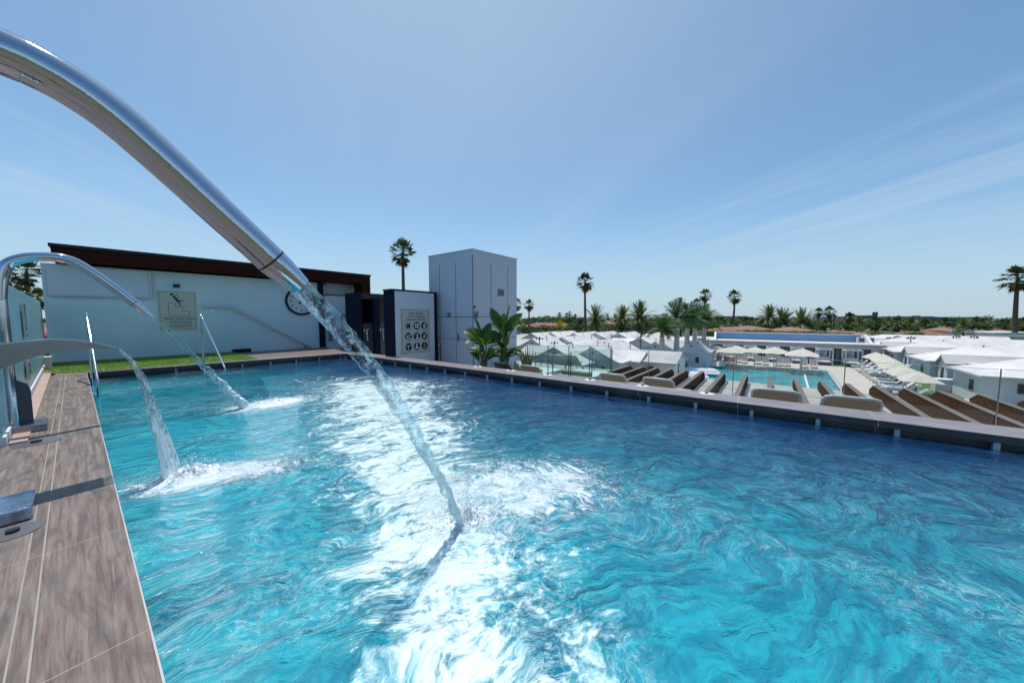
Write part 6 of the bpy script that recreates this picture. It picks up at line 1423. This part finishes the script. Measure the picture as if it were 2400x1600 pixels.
# ---------- tiled houses
tilem=M_('terracotta_tiles',(.30,.15,.105),.8,0,.3,2.,.03,8,col2=(.20,.11,.085),rand=.15); wallw=M_('house_wall_white',(.55,.50,.48),.8)
def house(label,px,pytop,Yd,w,d,rz,r=1.1):
    b=atY(px,744,Yd); z=atY(px,pytop,Yd).z-ZG; h=z-r; t=thing('tiled_house',label,'house',(b.x,b.y,ZG),rz)
    mb=MB(); mb.box(-w/2,w/2,-d/2,d/2,0,h); mb.build('wall',wallw,t,world=False)
    mb=MB(); e=.4; v=[(-w/2-e,-d/2-e,h),(w/2+e,-d/2-e,h),(w/2+e,d/2+e,h),(-w/2-e,d/2+e,h),(-w/2+d*.45,0,h+r),(w/2-d*.45,0,h+r)]; mb.add(v,[(0,1,5,4),(1,2,5),(2,3,4,5),(3,0,4),(0,3,2,1)]); o=mb.build('roof',tilem,t,world=False)
    mb=MB(); mb.box(-w*.2,-w*.2+.6,.3,.9,h+r*.4,h+r+.5); mb.build('chimney',wallw,o,world=False)
    for k in (-1,1): win(t,(k*w*.25,-d/2,h*.55),(1,0,0),(0,-1,0),1.1,1.0)
for a in ((1242,760,125,16,9,.2,'salmon tiled house just right of the tower'),(1272,756,130,14,9,.0,'salmon tiled house second from the tower'),(1306,757,138,14,9,.1,'salmon tiled house behind the yellow palm'),(1436,752,120,13,8,.3,'salmon tiled house between the date palms'),(1475,754,124,12,8,.3,'salmon tiled house behind the largest date palm'),(1705,766,98,15,9,.6,'tiled house left of the solitary fan palm trunk'),(1750,763,100,15,9,.6,'tiled house right of the solitary fan palm trunk'),(1850,766,100,14,9,.6,'tiled house behind the date palm trio'),(1955,773,90,12,8,.6,'tiled house with grey parapet behind the bar roof'),(1988,775,84,12,8,.7,'low tiled house right of the grey parapet one'),(2125,777,100,12,8,.6,'orange tiled roof between the green bushes'),(2172,775,98,14,8,.6,'striped tile roof behind the large green bush'),(2212,766,115,13,8,.6,'tiled house with dish on the right side'),(2240,769,112,12,8,.4,'red tiled house right of the dish one'),(2300,773,110,14,9,.5,'orange tiled house behind the white walls'),(2345,772,118,14,9,.5,'tiled house left of the tall palm trunk'),(95,768,40,10,8,.6,'orange tiled roof glimpsed between the teal screen and the building')): house(a[6],a[0],a[1],a[2],a[3]*(.9 if a[0]>100 else 1),a[4],a[5])
bg_=atY(107,776,30); t=thing('bougainvillea','magenta bougainvillea glimpsed beyond the end of the teal screen','bush',(bg_.x,bg_.y,ZG)); c=CR[2].copy(); c.materials.append(M_('magenta_flowers',(.45,.02,.20),.6,0,.3,4)); o=bpy.data.objects.new('foliage',c); COL.objects.link(o); o.parent=t; o.location=(0,0,bg_.z-ZG-.6); o.scale=(1.6,1.6,1.3); MB().tube([(0,0,0),(0,0,bg_.z-ZG-.6)],.08,6).build('stem',barkm,t,world=False)
# white walls and flat houses on the right
def block(name,label,px0,px1,py0,py1,Yd,m,rz=None,depth=8,cat='building',roof=None):
    a=atY(px0,py0,Yd); b=atY(px1,py0,Yd); z0=ZG; t=thing(name,label,cat,(a.x,a.y,ZG)); mb=MB(); mb.box(0,b.x-a.x,0,depth,0,a.z-ZG); mb.build('wall',m,t,world=False)
    mb=MB(); mb.box(-.15,b.x-a.x+.15,-.15,depth+.15,a.z-ZG+.002,a.z-ZG+.18); mb.build('roof_edge',roof or roofwhite,t,world=False)
    return t,a,b
gw=M_('grey_block_wall',(.42,.42,.43),.8,0,.1,1)
block('white_house','long flat white house behind the grey wall at the right edge',2330,2460,781,800,78,white)
block('grey_wall','grey block wall in front of the white house at the right edge',2270,2440,789,805,70,gw,depth=.3,cat='wall')
block('white_hut','small white hut left of the grey wall',2238,2275,797,806,64,white,depth=3)
far=M_('far_dark_facade',(.035,.05,.07),.5); farg=M_('far_grey_facade',(.16,.20,.26),.6); farw=M_('far_cream_facade',(.42,.36,.33),.7)
def fb(label,px0,px1,pt,Yd,m,extras=()):
    t,a,b=block('far_building',label,px0,px1,pt,760,Yd,m,depth=25,roof=farg)
    w_=b.x-a.x; h=a.z-ZG
    mb=MB()
    for k in range(3): mb.box(.5,w_-.5,-.3,-.02,h*(.25+.22*k),h*(.25+.22*k)+.8)
    mb.build('window_band',M_('far_window_band',(.02,.025,.03),.3),t,world=False)
    for (x0,x1,tp) in extras: xa=atY(x0,tp,Yd); xb=atY(x1,tp,Yd); mb=MB(); mb.box(xa.x-a.x,xb.x-a.x,2,6,h+.2,xa.z-ZG); mb.build('roof_unit',far,t,world=False)
fb('far grey block behind the solitary fan palm',1734,1750,741,300,farg); fb('far dark long building behind the date palm trio',1750,1800,745,310,far,((1757,1770,742),))
fb('far cream building with a small cupola',1926,1966,746,290,farw,((1961,1967,738),)); fb('far blue-grey block behind the round-headed palm',1967,1985,742,285,farg)
fb('far long dark building with three roof units on the skyline',1985,2190,745.5,290,far,((2016,2024,739),(2031,2041,739),(2049,2057,738.5),(2005,2009,735),(2062,2064,731)))
fb('far low grey building at the right end of the dark one',2132,2190,741.5,320,farg,((2155,2163,739.5),)); fb('far small dark roof unit building on the skyline',2208,2222,743,330,far); fb('far small grey building with dark top on the skyline',2292,2306,743,330,farg); fb('far low brown building at the right skyline',2330,2420,748,320,M_('far_brown',(.20,.12,.09),.7))
fb('far pale building between trees left of the dark one',1716,1736,746,300,farw)

# far-off woodland that reads as one mass
rnd=random.Random(77); mb=MB()
for k in range(15000):
    Yd=rnd.uniform(330,560); px=rnd.uniform(-250,2700); p=atY(px,744,Yd); top=ZG+1.6+3.2*(mnoise.noise(Vector((px*.03,Yd*.02,1)))+.6)
    z=ZG+(top-ZG)*rnd.random()**.35; s=rnd.uniform(.9,2.2); a1=Vector((rnd.gauss(0,1),rnd.gauss(0,.5),rnd.gauss(0,1))).normalized()*s; b1=Vector((rnd.gauss(0,1),rnd.gauss(0,.5),rnd.gauss(0,1))).normalized()*s*.7; c=Vector((p.x,p.y,z))
    mb.add([c-a1,c+b1,c+a1,c-b1],[(0,1,2,3)])
o=mb.build('far_woodland',treem); o['kind']='stuff'; o['label']='dark far-off woodland along the horizon'; o['category']='woodland'
